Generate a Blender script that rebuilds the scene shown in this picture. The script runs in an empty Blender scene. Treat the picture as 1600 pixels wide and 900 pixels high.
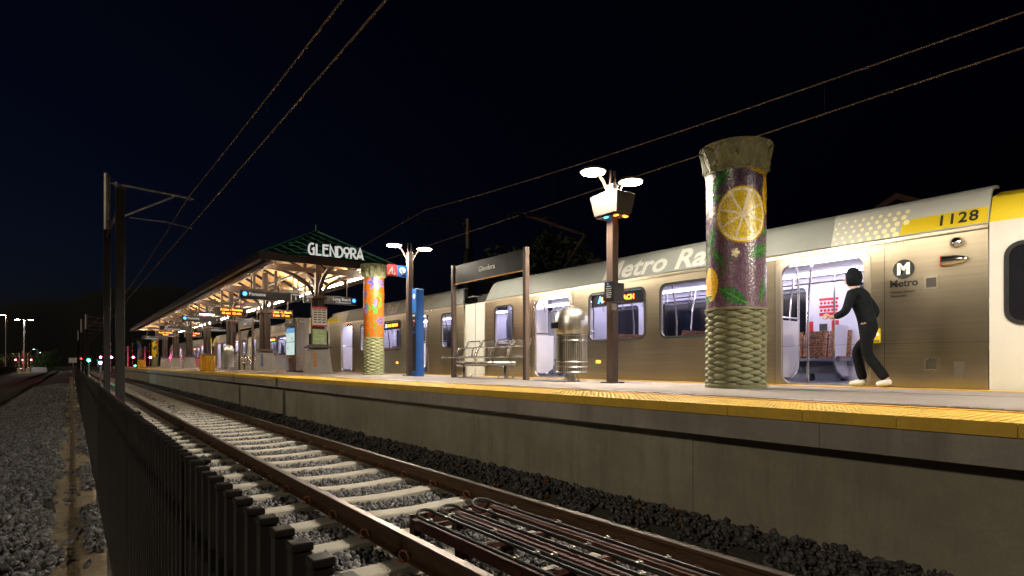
import bpy, bmesh, math, random
import numpy as np
from mathutils import Vector, Matrix
random.seed(7); np.random.seed(7)
S = bpy.context.scene
COL = S.collection
R = math.radians
PI = math.pi

# ------------------------------------------------------------------ materials
def nt(name):
    m = bpy.data.materials.new(name); m.use_nodes = True
    t = m.node_tree; b = t.nodes['Principled BSDF']
    return m, t, b
def N(t, typ, **kw):
    n = t.nodes.new(typ)
    for k, v in kw.items():
        if k.startswith('i_'): n.inputs[k[2:].replace('_', ' ')].default_value = v
        else: setattr(n, k, v)
    return n
def L(t, a, b): t.links.new(a, b)
def c4(c): return (c[0], c[1], c[2], 1)

def pbr(name, col, rough=.5, metal=0, var=.18, scale=4., stretch=(1, 1, 1), bump=0., bscale=40., rvar=.1, col2=None, spec=.5, detail=6, island=0.):
    m, t, b = nt(name)
    tc = N(t, 'ShaderNodeTexCoord'); mp = N(t, 'ShaderNodeMapping'); mp.inputs['Scale'].default_value = stretch
    L(t, tc.outputs['Object'], mp.inputs['Vector'])
    nz = N(t, 'ShaderNodeTexNoise'); nz.inputs['Scale'].default_value = scale; nz.inputs['Detail'].default_value = detail
    nz.inputs['Roughness'].default_value = .65
    L(t, mp.outputs[0], nz.inputs['Vector'])
    rp = N(t, 'ShaderNodeValToRGB'); rp.color_ramp.elements[0].position = .3; rp.color_ramp.elements[1].position = .72
    a = tuple(max(0, c * (1 - var)) for c in col); d = col2 or tuple(min(1, c * (1 + var)) for c in col)
    rp.color_ramp.elements[0].color = c4(a); rp.color_ramp.elements[1].color = c4(d)
    L(t, nz.outputs['Fac'], rp.inputs['Fac'])
    out = rp.outputs['Color']
    if island:
        g = N(t, 'ShaderNodeNewGeometry'); mr = N(t, 'ShaderNodeMapRange')
        mr.inputs['To Min'].default_value = 1 - island; mr.inputs['To Max'].default_value = 1 + island
        L(t, g.outputs['Random Per Island'], mr.inputs['Value'])
        mx = N(t, 'ShaderNodeMix', data_type='RGBA', blend_type='MULTIPLY'); mx.inputs['Factor'].default_value = 1
        L(t, out, mx.inputs['A']); L(t, mr.outputs[0], mx.inputs['B']); out = mx.outputs['Result']
    L(t, out, b.inputs['Base Color'])
    b.inputs['Metallic'].default_value = metal
    b.inputs['Specular IOR Level'].default_value = spec
    if rvar:
        mr = N(t, 'ShaderNodeMapRange'); mr.inputs['To Min'].default_value = max(.03, rough - rvar); mr.inputs['To Max'].default_value = min(1, rough + rvar)
        L(t, nz.outputs['Fac'], mr.inputs['Value']); L(t, mr.outputs[0], b.inputs['Roughness'])
    else: b.inputs['Roughness'].default_value = rough
    if bump:
        n2 = N(t, 'ShaderNodeTexNoise'); n2.inputs['Scale'].default_value = bscale; n2.inputs['Detail'].default_value = 5
        L(t, mp.outputs[0], n2.inputs['Vector'])
        bp = N(t, 'ShaderNodeBump'); bp.inputs['Strength'].default_value = bump; bp.inputs['Distance'].default_value = .02
        L(t, n2.outputs['Fac'], bp.inputs['Height']); L(t, bp.outputs[0], b.inputs['Normal'])
    return m
def emis(name, col, st, var=0.):
    m, t, b = nt(name)
    b.inputs['Base Color'].default_value = (.02, .02, .02, 1)
    b.inputs['Emission Color'].default_value = c4(col); b.inputs['Emission Strength'].default_value = st
    return m
def glass(name, tint=(.8, .8, .85), refl=.12):
    m = bpy.data.materials.new(name); m.use_nodes = True; t = m.node_tree
    t.nodes.remove(t.nodes['Principled BSDF']); o = t.nodes['Material Output']
    tr = N(t, 'ShaderNodeBsdfTransparent'); tr.inputs[0].default_value = c4(tint)
    gl = N(t, 'ShaderNodeBsdfGlossy'); gl.inputs['Roughness'].default_value = .04
    fw = N(t, 'ShaderNodeLayerWeight'); fw.inputs['Blend'].default_value = .5
    pw_ = N(t, 'ShaderNodeMath', operation='POWER'); pw_.inputs[1].default_value = 5; L(t, fw.outputs['Facing'], pw_.inputs[0])
    lw = N(t, 'ShaderNodeMath', operation='MULTIPLY_ADD'); lw.inputs[1].default_value = .7; lw.inputs[2].default_value = .04; L(t, pw_.outputs[0], lw.inputs[0])
    nz = N(t, 'ShaderNodeTexNoise'); nz.inputs['Scale'].default_value = 1.5
    bp = N(t, 'ShaderNodeBump'); bp.inputs['Strength'].default_value = .03; L(t, nz.outputs['Fac'], bp.inputs['Height']); L(t, bp.outputs[0], gl.inputs['Normal'])
    mx = N(t, 'ShaderNodeMixShader'); L(t, lw.outputs[0], mx.inputs[0]); L(t, tr.outputs[0], mx.inputs[1]); L(t, gl.outputs[0], mx.inputs[2])
    L(t, mx.outputs[0], o.inputs['Surface'])
    return m
def concrete(name, col, streak=.5, stain=(.05, .05, .03), rough=.85, joints=None):
    """cast concrete: mottled, with vertical run-off streaks and broad patches of dirt"""
    m, t, b = nt(name)
    tc = N(t, 'ShaderNodeTexCoord')
    def noise(sc, st, det=6):
        mp = N(t, 'ShaderNodeMapping'); mp.inputs['Scale'].default_value = st; L(t, tc.outputs['Object'], mp.inputs['Vector'])
        n = N(t, 'ShaderNodeTexNoise'); n.inputs['Scale'].default_value = sc; n.inputs['Detail'].default_value = det; n.inputs['Roughness'].default_value = .7
        L(t, mp.outputs[0], n.inputs['Vector']); return n.outputs['Fac']
    def mixc(f, a, bb, bt='MIX'):
        mx = N(t, 'ShaderNodeMix', data_type='RGBA', blend_type=bt)
        if isinstance(f, float): mx.inputs['Factor'].default_value = f
        else: L(t, f, mx.inputs['Factor'])
        for s, v in (('A', a), ('B', bb)):
            if isinstance(v, tuple): mx.inputs[s].default_value = c4(v)
            else: L(t, v, mx.inputs[s])
        return mx.outputs['Result']
    def ramp(f, lo, hi, v0=0., v1=1.):
        r = N(t, 'ShaderNodeMapRange'); r.inputs['From Min'].default_value = lo; r.inputs['From Max'].default_value = hi
        r.inputs['To Min'].default_value = v0; r.inputs['To Max'].default_value = v1; L(t, f, r.inputs['Value']); return r.outputs[0]
    base = mixc(ramp(noise(1.3, (1, 1, 1)), .3, .7), tuple(c * .78 for c in col), tuple(c * 1.15 for c in col))
    base = mixc(ramp(noise(60, (1, 1, 1), 3), .35, .65, 0, .35), base, tuple(c * .7 for c in col))
    sk = ramp(noise(1.6, (1, 2.2, .22) if streak > .5 else (1, 2, .3)), .5, .8, 0, streak*.8)
    base = mixc(sk, base, stain)
    bl = ramp(noise(.55, (1, 1, 1.4), 8), .42, .7, 0, streak * .9)
    base = mixc(bl, base, tuple((c + s) * .45 for c, s in zip(col, stain)))
    L(t, base, b.inputs['Base Color']); b.inputs['Roughness'].default_value = rough
    bp = N(t, 'ShaderNodeBump'); bp.inputs['Strength'].default_value = .35; bp.inputs['Distance'].default_value = .01
    L(t, noise(25, (1, 1, 1)), bp.inputs['Height']); L(t, bp.outputs[0], b.inputs['Normal'])
    return m
def steel(name, col, rough, axis=1, gr=.05, smudge=.25, aniso=0., grain=30.):
    """brushed stainless: grain along one axis (anisotropic where the mesh carries a UV map), panel waviness and hand-wipe smears"""
    m, t, b = nt(name)
    tc = N(t, 'ShaderNodeTexCoord'); mp = N(t, 'ShaderNodeMapping')
    st = [grain]*3; st[axis] = .5; mp.inputs['Scale'].default_value = st
    L(t, tc.outputs['Object'], mp.inputs['Vector'])
    nz = N(t, 'ShaderNodeTexNoise'); nz.inputs['Scale'].default_value = 1.; nz.inputs['Detail'].default_value = 4; L(t, mp.outputs[0], nz.inputs['Vector'])
    mp2 = N(t, 'ShaderNodeMapping'); mp2.inputs['Scale'].default_value = (1, .8, .35); L(t, tc.outputs['Object'], mp2.inputs['Vector'])
    n2 = N(t, 'ShaderNodeTexNoise'); n2.inputs['Scale'].default_value = 1.7; n2.inputs['Detail'].default_value = 6; L(t, mp2.outputs[0], n2.inputs['Vector'])
    mr = N(t, 'ShaderNodeMapRange'); mr.inputs['From Min'].default_value = .3; mr.inputs['From Max'].default_value = .7
    mr.inputs['To Min'].default_value = rough * (1 - smudge); mr.inputs['To Max'].default_value = rough * (1 + smudge)
    L(t, n2.outputs['Fac'], mr.inputs['Value']); L(t, mr.outputs[0], b.inputs['Roughness'])
    rp = N(t, 'ShaderNodeMapRange'); rp.inputs['From Min'].default_value = .25; rp.inputs['From Max'].default_value = .75; rp.inputs['To Min'].default_value = .88; rp.inputs['To Max'].default_value = 1.08
    L(t, nz.outputs['Fac'], rp.inputs['Value'])
    mx = N(t, 'ShaderNodeMix', data_type='RGBA', blend_type='MULTIPLY'); mx.inputs['Factor'].default_value = 1; mx.inputs['A'].default_value = c4(col)
    L(t, rp.outputs[0], mx.inputs['B']); L(t, mx.outputs['Result'], b.inputs['Base Color'])
    b.inputs['Metallic'].default_value = 1
    if aniso:
        tg = N(t, 'ShaderNodeTangent', direction_type='UV_MAP'); tg.uv_map = 'grain'; L(t, tg.outputs[0], b.inputs['Tangent']); b.inputs['Anisotropic'].default_value = aniso
        b.inputs['Anisotropic Rotation'].default_value = AROT
    n3 = N(t, 'ShaderNodeTexNoise'); n3.inputs['Scale'].default_value = .9; n3.inputs['Detail'].default_value = 1; L(t, tc.outputs['Object'], n3.inputs['Vector'])
    bp2 = N(t, 'ShaderNodeBump'); bp2.inputs['Strength'].default_value = .25; bp2.inputs['Distance'].default_value = .012
    L(t, n3.outputs['Fac'], bp2.inputs['Height']); L(t, bp2.outputs[0], b.inputs['Normal'])
    return m
AROT = 0.
def mosaic(name):
    m, t, b = nt(name)
    at = N(t, 'ShaderNodeAttribute', attribute_name='tile_colour')
    nz = N(t, 'ShaderNodeTexNoise'); nz.inputs['Scale'].default_value = 30
    mr = N(t, 'ShaderNodeMapRange'); mr.inputs['To Min'].default_value = .12; mr.inputs['To Max'].default_value = .42
    L(t, nz.outputs['Fac'], mr.inputs['Value']); L(t, mr.outputs[0], b.inputs['Roughness'])
    L(t, at.outputs['Color'], b.inputs['Base Color'])
    return m

M = {}
M['postdark'] = pbr('post_paint', (.022, .018, .016), .4, 0, .3, 3, bump=.05)
M['brown'] = pbr('bronze_paint', (.035, .022, .017), .42, 0, .25, 3, bump=.05, bscale=60)
M['brownlt'] = pbr('bronze_paint_post', (.10, .068, .055), .38, 0, .15, 3, bump=.05, bscale=60)
M['black'] = pbr('black_paint', (.012, .011, .011), .45, 0, .3, 8)
M['fence'] = pbr('fence_paint', (.028, .025, .023), .33, 0, .3, 8, bump=.05)
M['sign'] = pbr('sign_charcoal', (.016, .016, .018), .32, 0, .25, 3)
M['cable'] = pbr('cable_rubber', (.018, .02, .02), .55, 0, .3, 12)
M['cabwhite'] = pbr('cab_white', (.50, .49, .45), .38, 0, .06, 2)
M['white'] = pbr('white_paint', (.78, .78, .74), .4, 0, .05, 3)
M['livery'] = pbr('livery_lettering', (.46, .46, .43), .4, 0, .05, 9)
M['letterw'] = emis('lit_letter', (1., .97, .90), .36)
M['textw'] = pbr('white_lettering', (.85, .85, .82), .45, 0, .04, 9)
M['chrome'] = steel('polished_tube', (.78, .74, .68), .16, 1)
M['bin'] = steel('satin_steel', (.82, .78, .70), .34, 2)
M['train'] = steel('brushed_steel', (.55, .48, .345), .33, 1, smudge=.16, aniso=.8)
M['trainp'] = steel('brushed_steel_frame', (.64, .58, .48), .30, 2, aniso=.6)
M['kiosk'] = steel('kiosk_steel', (.42, .40, .36), .32, 2)
M['shroud'] = pbr('shroud_grey', (.20, .215, .20), .32, 0, .08, 2)
M['shroudw'] = pbr('shroud_white', (.44, .45, .42), .32, 0, .05, 2)
M['yellow'] = pbr('livery_yellow', (.60, .45, .015), .35, 0, .06, 3)
M['dots'] = pbr('livery_dots', (.80, .76, .42), .4, 0, .05, 3)
M['gasket'] = pbr('gasket', (.015, .015, .016), .45, 0, .2, 9)
M['glass'] = glass('window_glass')
M['darkglass'] = pbr('dark_glass', (.01, .01, .014), .08, 0, .3, 2)
M['inner'] = pbr('interior_panel', (.72, .70, .74), .38, 0, .05, 2)
M['innerfloor'] = pbr('interior_floor', (.10, .10, .13), .45, 0, .25, 20)
M['seat'] = pbr('seat_fabric', (.05, .035, .05), .8, 0, .3, 42, bump=.2, bscale=90, col2=(.48, .20, .08), detail=0)
M['seatgrey'] = pbr('seat_shell', (.17, .18, .22), .5, 0, .1, 5)
M['red'] = pbr('sign_red', (.62, .03, .04), .4, 0, .08, 4)
M['blue'] = pbr('sign_blue', (.02, .13, .50), .35, 0, .08, 4)
M['bluelt'] = emis('lit_blue_badge', (.06, .35, 1.), 2.2)
M['tact'] = pbr('tactile_yellow', (.72, .47, .06), .55, 0, .20, 5, bump=.1, bscale=70, island=.06)
M['tactplain'] = pbr('tactile_border', (.66, .32, .05), .55, 0, .2, 4, bump=.1)
M['deck'] = concrete('platform_concrete', (.255, .222, .205), .18, (.12, .10, .09))
M['beam'] = concrete('edge_beam_concrete', (.42, .385, .35), .75, (.055, .047, .035))
M['wall'] = concrete('retaining_wall_concrete', (.37, .345, .27), .70, (.07, .08, .04))
M['plinth'] = concrete('plinth_concrete', (.34, .335, .30), .15, (.15, .14, .12))
M['tie'] = concrete('sleeper_concrete', (.68, .64, .55), .25, (.20, .17, .12))
M['stonecast'] = pbr('cast_stone_green', (.21, .22, .115), .7, 0, .22, 7, bump=.3, bscale=50)
M['stonecast2'] = pbr('cast_stone_olive', (.185, .185, .105), .7, 0, .25, 7, bump=.3, bscale=50)
M['rust'] = pbr('rail_rust', (.085, .045, .022), .72, .1, .45, 9, stretch=(1, .35, 3), bump=.4, bscale=60)
M['railtop'] = steel('worn_rail_head', (.34, .295, .27), .48, 1, smudge=.12)
M['clip'] = pbr('clip_rust', (.34, .13, .06), .7, .1, .4, 20, bump=.3)
M['redoxide'] = pbr('red_oxide_steel', (.065, .019, .011), .65, .1, .45, 7, bump=.25)
M['galv'] = pbr('galvanised', (.42, .40, .36), .45, .6, .25, 6, bump=.1)
M['wire'] = pbr('copper_wire', (.20, .135, .09), .8, 0, .1, 4)
M['green'] = pbr('roof_green', (.003, .011, .008), .4, .1, .3, 4)
M['greenrib'] = pbr('roof_rib_green', (.05, .24, .17), .4, .1, .2, 4)
M['ceiling'] = pbr('canopy_ceiling', (.58, .36, .165), .6, 0, .10, 2.5)
M['lamp'] = emis('lamp_lens', (1., .92, .80), 60.)
M['strip'] = emis('canopy_led_strip', (1., .84, .64), 80.)
M['added_uplight'] = emis('added_canopy_uplight', (1., .74, .46), 210.)  # glow of the uplights added to brighten the ceiling
M['strip2'] = emis('car_ceiling_light', (.80, .77, 1.), 14.)
M['teal'] = emis('teal_led', (.10, .95, .70), 5.)
M['ledor'] = emis('amber_led', (1., .26, .02), 4.)
M['ledblue'] = emis('blue_led', (.05, .45, 1.), 4.)
M['ledred'] = emis('red_lens', (1., .02, .03), 9.)
M['ledredfar'] = emis('red_flasher', (1., .02, .05), 180.)
M['ledmag'] = emis('magenta_lens', (1., .04, .22), 220.)
M['ledgreen'] = emis('green_lens', (.02, 1., .45), 120.)
M['ledwhite'] = emis('white_headlight', (.55, .7, 1.), 260.)
M['ledcyan'] = emis('cyan_tube', (.35, .85, 1.), 7.)
M['map'] = emis('lit_map', (.62, .78, .74), .55)
M['mapblue'] = emis('lit_map_header', (.12, .38, .70), .55)
M['dirt'] = pbr('sand', (.38, .30, .19), .95, 0, .35, 6, bump=.6, bscale=90, col2=(.50, .40, .26))
M['ballastbase'] = pbr('ballast_bed', (.07, .065, .055), .95, 0, .5, 22, bump=1., bscale=45)
M['groundm'] = pbr('ground_soil', (.06, .05, .036), .95, 0, .4, 3, bump=.5, bscale=20)
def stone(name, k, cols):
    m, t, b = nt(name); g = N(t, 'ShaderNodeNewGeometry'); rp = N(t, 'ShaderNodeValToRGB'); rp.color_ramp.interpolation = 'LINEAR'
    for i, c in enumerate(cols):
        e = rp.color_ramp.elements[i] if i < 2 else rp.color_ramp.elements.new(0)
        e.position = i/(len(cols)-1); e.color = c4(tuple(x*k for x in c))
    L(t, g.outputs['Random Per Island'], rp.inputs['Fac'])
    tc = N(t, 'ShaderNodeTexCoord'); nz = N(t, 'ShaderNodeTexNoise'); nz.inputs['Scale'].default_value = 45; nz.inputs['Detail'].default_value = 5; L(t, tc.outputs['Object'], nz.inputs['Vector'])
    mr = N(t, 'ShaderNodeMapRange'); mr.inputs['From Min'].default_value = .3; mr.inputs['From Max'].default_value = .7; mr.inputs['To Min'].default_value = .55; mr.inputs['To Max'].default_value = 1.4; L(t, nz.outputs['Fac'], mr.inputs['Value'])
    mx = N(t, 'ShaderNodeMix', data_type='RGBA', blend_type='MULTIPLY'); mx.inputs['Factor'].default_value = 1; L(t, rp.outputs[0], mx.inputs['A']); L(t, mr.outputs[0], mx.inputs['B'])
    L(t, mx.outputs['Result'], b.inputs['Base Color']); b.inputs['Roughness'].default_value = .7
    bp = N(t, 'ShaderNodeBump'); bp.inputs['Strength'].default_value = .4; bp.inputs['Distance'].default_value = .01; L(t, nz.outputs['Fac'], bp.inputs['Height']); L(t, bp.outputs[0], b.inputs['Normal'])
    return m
SC = [(.10, .10, .105), (.22, .22, .23), (.16, .155, .16), (.34, .31, .26), (.13, .135, .14), (.26, .25, .24), (.40, .38, .35), (.20, .16, .12), (.15, .15, .165), (.30, .30, .31)]
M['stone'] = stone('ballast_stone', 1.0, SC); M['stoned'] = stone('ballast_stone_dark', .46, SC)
M['leafdry'] = pbr('dry_leaf', (.16, .065, .02), .8, 0, .4, 30)
M['asphalt'] = pbr('asphalt', (.10, .095, .085), .85, 0, .3, 8, bump=.3)
M['grass'] = pbr('verge_grass', (.07, .11, .025), .9, 0, .4, 3)
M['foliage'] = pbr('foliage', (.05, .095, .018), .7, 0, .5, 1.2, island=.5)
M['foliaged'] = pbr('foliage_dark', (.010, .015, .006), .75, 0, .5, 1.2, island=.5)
M['bark'] = pbr('bark', (.07, .05, .035), .9, 0, .3, 9, bump=.5)
M['hill'] = pbr('hill_scrub', (.005, .005, .004), 1, 0, .4, .02)
M['stucco'] = pbr('house_stucco', (.045, .02, .014), .9, 0, .2, 3)
M['rooftile'] = pbr('house_roof', (.06, .022, .015), .9, 0, .3, 6)
M['skin'] = pbr('skin', (.42, .24, .17), .55, 0, .1, 8)
M['hair'] = pbr('hair', (.012, .009, .007), .5, 0, .3, 40, stretch=(1, 1, .2))
M['jacket'] = pbr('dark_jacket', (.010, .013, .017), .85, 0, .4, 14, bump=1., bscale=11, spec=.08)
M['trouser'] = pbr('dark_trousers', (.008, .009, .012), .85, 0, .4, 14, bump=1., bscale=12, spec=.08)
M['shoe'] = pbr('white_shoe', (.66, .67, .68), .6, 0, .1, 20)

# ------------------------------------------------------------------ mesh builder
class MB:
    def __init__(s): s.v = []; s.f = []; s.mi = []; s.k = 0
    def add(s, vs, fs):
        o = len(s.v); s.v += [tuple(v) for v in vs]; s.f += [tuple(i + o for i in f) for f in fs]; s.mi += [s.k] * len(fs); return s
    def box(s, x0, x1, y0, y1, z0, z1):
        return s.add([(x0,y0,z0),(x1,y0,z0),(x1,y1,z0),(x0,y1,z0),(x0,y0,z1),(x1,y0,z1),(x1,y1,z1),(x0,y1,z1)],
                     [(0,3,2,1),(4,5,6,7),(0,1,5,4),(1,2,6,5),(2,3,7,6),(3,0,4,7)])
    def frust(s, cx, cy, z0, z1, a0, b0, a1, b1):
        return s.add([(cx-a0,cy-b0,z0),(cx+a0,cy-b0,z0),(cx+a0,cy+b0,z0),(cx-a0,cy+b0,z0),(cx-a1,cy-b1,z1),(cx+a1,cy-b1,z1),(cx+a1,cy+b1,z1),(cx-a1,cy+b1,z1)],
                     [(0,3,2,1),(4,5,6,7),(0,1,5,4),(1,2,6,5),(2,3,7,6),(3,0,4,7)])
    def bar(s, p0, p1, w, h, up=(0, 0, 1)):
        p0, p1 = Vector(p0), Vector(p1); d = (p1 - p0).normalized(); u = Vector(up)
        if abs(d.dot(u)) > .99: u = Vector((1, 0, 0))
        a = d.cross(u).normalized(); u = a.cross(d).normalized(); vs = []
        for p in (p0, p1):
            for i, j in ((-1,-1),(1,-1),(1,1),(-1,1)): vs.append(p + a*i*w/2 + u*j*h/2)
        return s.add(vs, [(0,1,2,3),(7,6,5,4),(0,4,5,1),(1,5,6,2),(2,6,7,3),(3,7,4,0)])
    def tube(s, pts, r, n=8, closed=False):
        pts = [Vector(p) for p in pts]; m = len(pts); vs = []; pa = None
        for i, p in enumerate(pts):
            if closed: d = pts[(i+1) % m] - pts[i-1]
            else: d = pts[min(i+1, m-1)] - pts[max(i-1, 0)]
            d.normalize()
            if pa is None: pa = d.orthogonal().normalized()
            a = (pa - d * pa.dot(d))
            if a.length < 1e-5: a = d.orthogonal()
            a.normalize(); pa = a; b = d.cross(a)
            rr = r[i] if isinstance(r, (list, tuple)) else r
            for k in range(n): vs.append(p + (a*math.cos(2*PI*k/n) + b*math.sin(2*PI*k/n)) * rr)
        fs = []
        for i in range(m if closed else m-1):
            j = (i+1) % m
            for k in range(n): fs.append((i*n+k, i*n+(k+1) % n, j*n+(k+1) % n, j*n+k))
        if not closed: fs += [tuple(range(n))[::-1], tuple(range((m-1)*n, m*n))]
        return s.add(vs, fs)
    def lathe(s, prof, n=24, c=(0, 0, 0), cap=True):
        vs = []; m = len(prof)
        for r, z in prof:
            for k in range(n): vs.append((c[0]+r*math.cos(2*PI*k/n), c[1]+r*math.sin(2*PI*k/n), c[2]+z))
        fs = [(i*n+k, i*n+(k+1) % n, (i+1)*n+(k+1) % n, (i+1)*n+k) for i in range(m-1) for k in range(n)]
        if cap: fs += [tuple(range(n))[::-1], tuple(range((m-1)*n, m*n))]
        return s.add(vs, fs)
    def sphere(s, c, r, n=12, m=8, sz=1.):
        return s.lathe([(r*math.sin(PI*(i+.02)/(m+.04)), -r*sz*math.cos(PI*(i+.02)/(m+.04))) for i in range(m+1)], n, c)
    def loft(s, rings, cap=True):
        n = len(rings[0]); vs = [p for r in rings for p in r]
        fs = [(i*n+k, i*n+(k+1) % n, (i+1)*n+(k+1) % n, (i+1)*n+k) for i in range(len(rings)-1) for k in range(n)]
        if cap: fs += [tuple(range(n))[::-1], tuple(range((len(rings)-1)*n, len(rings)*n))]
        return s.add(vs, fs)
    def build(s, name, mat, parent=None, loc=None, smooth=False, bevel=0., seg=2):
        assert max(max(f) for f in s.f) < len(s.v), name
        me = bpy.data.meshes.new(name); me.from_pydata([tuple(v) for v in s.v], [], s.f)
        mats = mat if isinstance(mat, (list, tuple)) else [mat]
        for m in mats: me.materials.append(M[m] if isinstance(m, str) else m)
        if len(mats) > 1: me.polygons.foreach_set('material_index', s.mi)
        bm = bmesh.new(); bm.from_mesh(me); bmesh.ops.recalc_face_normals(bm, faces=bm.faces); bm.to_mesh(me); bm.free()
        if smooth:
            me.polygons.foreach_set('use_smooth', [True]*len(me.polygons)); me.set_sharp_from_angle(angle=R(40))
        me.update()
        return link(name, me, parent, loc, bevel, seg)
def link(name, me, parent=None, loc=None, bevel=0., seg=2):
    o = bpy.data.objects.new(name, me); COL.objects.link(o)
    if parent: o.parent = parent
    if loc: o.location = loc
    if bevel:
        b = o.modifiers.new('bevel', 'BEVEL'); b.width = bevel; b.segments = seg; b.limit_method = 'ANGLE'
    return o
def tag(o, label=None, cat=None, group=None, kind=None):
    if label: o['label'] = label
    if cat: o['category'] = cat
    if group: o['group'] = group
    if kind: o['kind'] = kind
    return o
def thing(name, label, cat, loc=(0, 0, 0), group=None, rz=0):
    o = bpy.data.objects.new(name, None); COL.objects.link(o); o.location = loc; o.rotation_euler = (0, 0, rz); o.empty_display_size = .2
    return tag(o, label, cat, group)
def copy_tree(o, parent=None):
    c = o.copy(); COL.objects.link(c)
    if parent: c.parent = parent
    for ch in list(o.children): copy_tree(ch, c)
    return c
# frames: columns = images of local x, y, z
SOUTH = Matrix(((1,0,0,0),(0,0,-1,0),(0,1,0,0),(0,0,0,1)))      # faces -Y, reads towards +X
WEST = Matrix(((0,0,-1,0),(-1,0,0,0),(0,1,0,0),(0,0,0,1)))      # faces -X, reads towards -Y
NORTH = Matrix(((-1,0,0,0),(0,0,1,0),(0,1,0,0),(0,0,0,1)))
def at(p): return Matrix.Translation(Vector(p))
def text_mesh(txt, size, ext=.002, align='CENTER', bold=0., shear=0., spacing=1.):
    cu = bpy.data.curves.new('lettering', 'FONT'); cu.body = txt; cu.size = size; cu.extrude = ext; cu.align_x = align; cu.align_y = 'CENTER'
    cu.offset = bold; cu.shear = shear; cu.space_character = spacing; cu.resolution_u = 3
    o = bpy.data.objects.new('lettering', cu); COL.objects.link(o)
    bpy.context.view_layer.update()
    me = bpy.data.meshes.new_from_object(o.evaluated_get(bpy.context.evaluated_depsgraph_get()))
    bpy.data.objects.remove(o); bpy.data.curves.remove(cu)
    me.name = 'lettering'; me.materials.clear()
    return me
def text(txt, size, mat, parent, pos, frame=SOUTH, name='lettering', **kw):
    me = text_mesh(txt, size, **kw); me.materials.append(M[mat]); me.transform(at(pos) @ frame)
    return link(name, me, parent)
def join_texts(items, mat, parent, name='lettering'):
    """several lines of lettering as one part: items = (txt, size, pos, frame, kw)"""
    bm = bmesh.new()
    for txt, size, pos, frame, kw in items:
        me = text_mesh(txt, size, **kw); me.transform(at(pos) @ frame); bm.from_mesh(me); bpy.data.meshes.remove(me)
    me = bpy.data.meshes.new(name); bm.to_mesh(me); bm.free(); me.materials.append(M[mat])
    return link(name, me, parent)
def rrect(x0, x1, y0, y1, r, n=6):
    pts = []
    for cx, cy, a in ((x1-r, y1-r, 0), (x0+r, y1-r, 90), (x0+r, y0+r, 180), (x1-r, y0+r, 270)):
        for k in range(n+1):
            t = R(a + 90*k/n); pts.append((cx + r*math.cos(t), cy + r*math.sin(t)))
    return pts
def plate_mesh(loops, thick):
    cu = bpy.data.curves.new('plate', 'CURVE'); cu.dimensions = '2D'; cu.fill_mode = 'BOTH'; cu.extrude = thick/2
    for lp in loops:
        sp = cu.splines.new('POLY'); sp.points.add(len(lp)-1)
        for p, q in zip(sp.points, lp): p.co = (q[0], q[1], 0, 1)
        sp.use_cyclic_u = True
    o = bpy.data.objects.new('plate', cu); COL.objects.link(o); bpy.context.view_layer.update()
    me = bpy.data.meshes.new_from_object(o.evaluated_get(bpy.context.evaluated_depsgraph_get()))
    bpy.data.objects.remove(o); bpy.data.curves.remove(cu); me.materials.clear()
    return me
def plate(name, loops, thick, mat, parent, pos=(0, 0, 0), frame=WEST):
    """flat plate with holes; loops given in the frame's own (x, y)"""
    me = plate_mesh(loops, thick); me.transform(at(pos) @ frame); me.name = name; me.materials.append(M[mat] if isinstance(mat, str) else mat)
    if mat in ('train', 'trainp'):
        uv = me.uv_layers.new(name='grain')
        for lp in me.loops: c = me.vertices[lp.vertex_index].co; uv.data[lp.index].uv = (c.y*.1, c.z*.1)
    return link(name, me, parent)
def rect(x0, x1, y0, y1): return [(x0, y0), (x1, y0), (x1, y1), (x0, y1)]

# ------------------------------------------------------------------ camera, sky
TH = math.atan(688/930)
cam = bpy.data.cameras.new('camera'); co = bpy.data.objects.new('camera', cam); COL.objects.link(co); S.camera = co
co.location = (0, 0, 1.306); co.rotation_euler = (PI/2, 0, -TH)
cam.sensor_width = 36; cam.lens = 930/1600*36; cam.shift_y = (569-450)/1600; cam.clip_end = 6000; cam.clip_start = .05
w = bpy.data.worlds.new('World'); S.world = w; w.use_nodes = True
wt = w.node_tree; bg = wt.nodes['Background']
sky = wt.nodes.new('ShaderNodeTexSky'); sky.sky_type = 'NISHITA'; sky.sun_disc = False
sky.sun_elevation = R(-4.2); sky.sun_rotation = R(-40); sky.altitude = 200; sky.ozone_density = 3.0
wt.links.new(sky.outputs[0], bg.inputs['Color']); bg.inputs['Strength'].default_value = .07
sl = bpy.data.lights.new('left_fill', 'SUN'); sl.energy = .37; sl.angle = R(3.5); sl.color = (1, .84, .62)  # weak warm fill from the left, standing in for lamps out of view
so = bpy.data.objects.new('left_fill', sl); COL.objects.link(so); so.rotation_euler = Vector((.87, .20, -.40)).to_track_quat('-Z', 'Y').to_euler()
S.view_settings.view_transform = 'Standard'; S.view_settings.look = 'None'; S.view_settings.exposure = .72; S.view_settings.gamma = 1
S.render.engine = 'CYCLES'
S.cycles.use_denoising = True
try: S.cycles.denoiser = 'OPENIMAGEDENOISE'
except Exception: pass
S.cycles.max_bounces = 7; S.cycles.diffuse_bounces = 4; S.cycles.glossy_bounces = 4; S.cycles.transparent_max_bounces = 16
S.cycles.sample_clamp_indirect = 6; S.cycles.caustics_reflective = False; S.cycles.caustics_refractive = False
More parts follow.
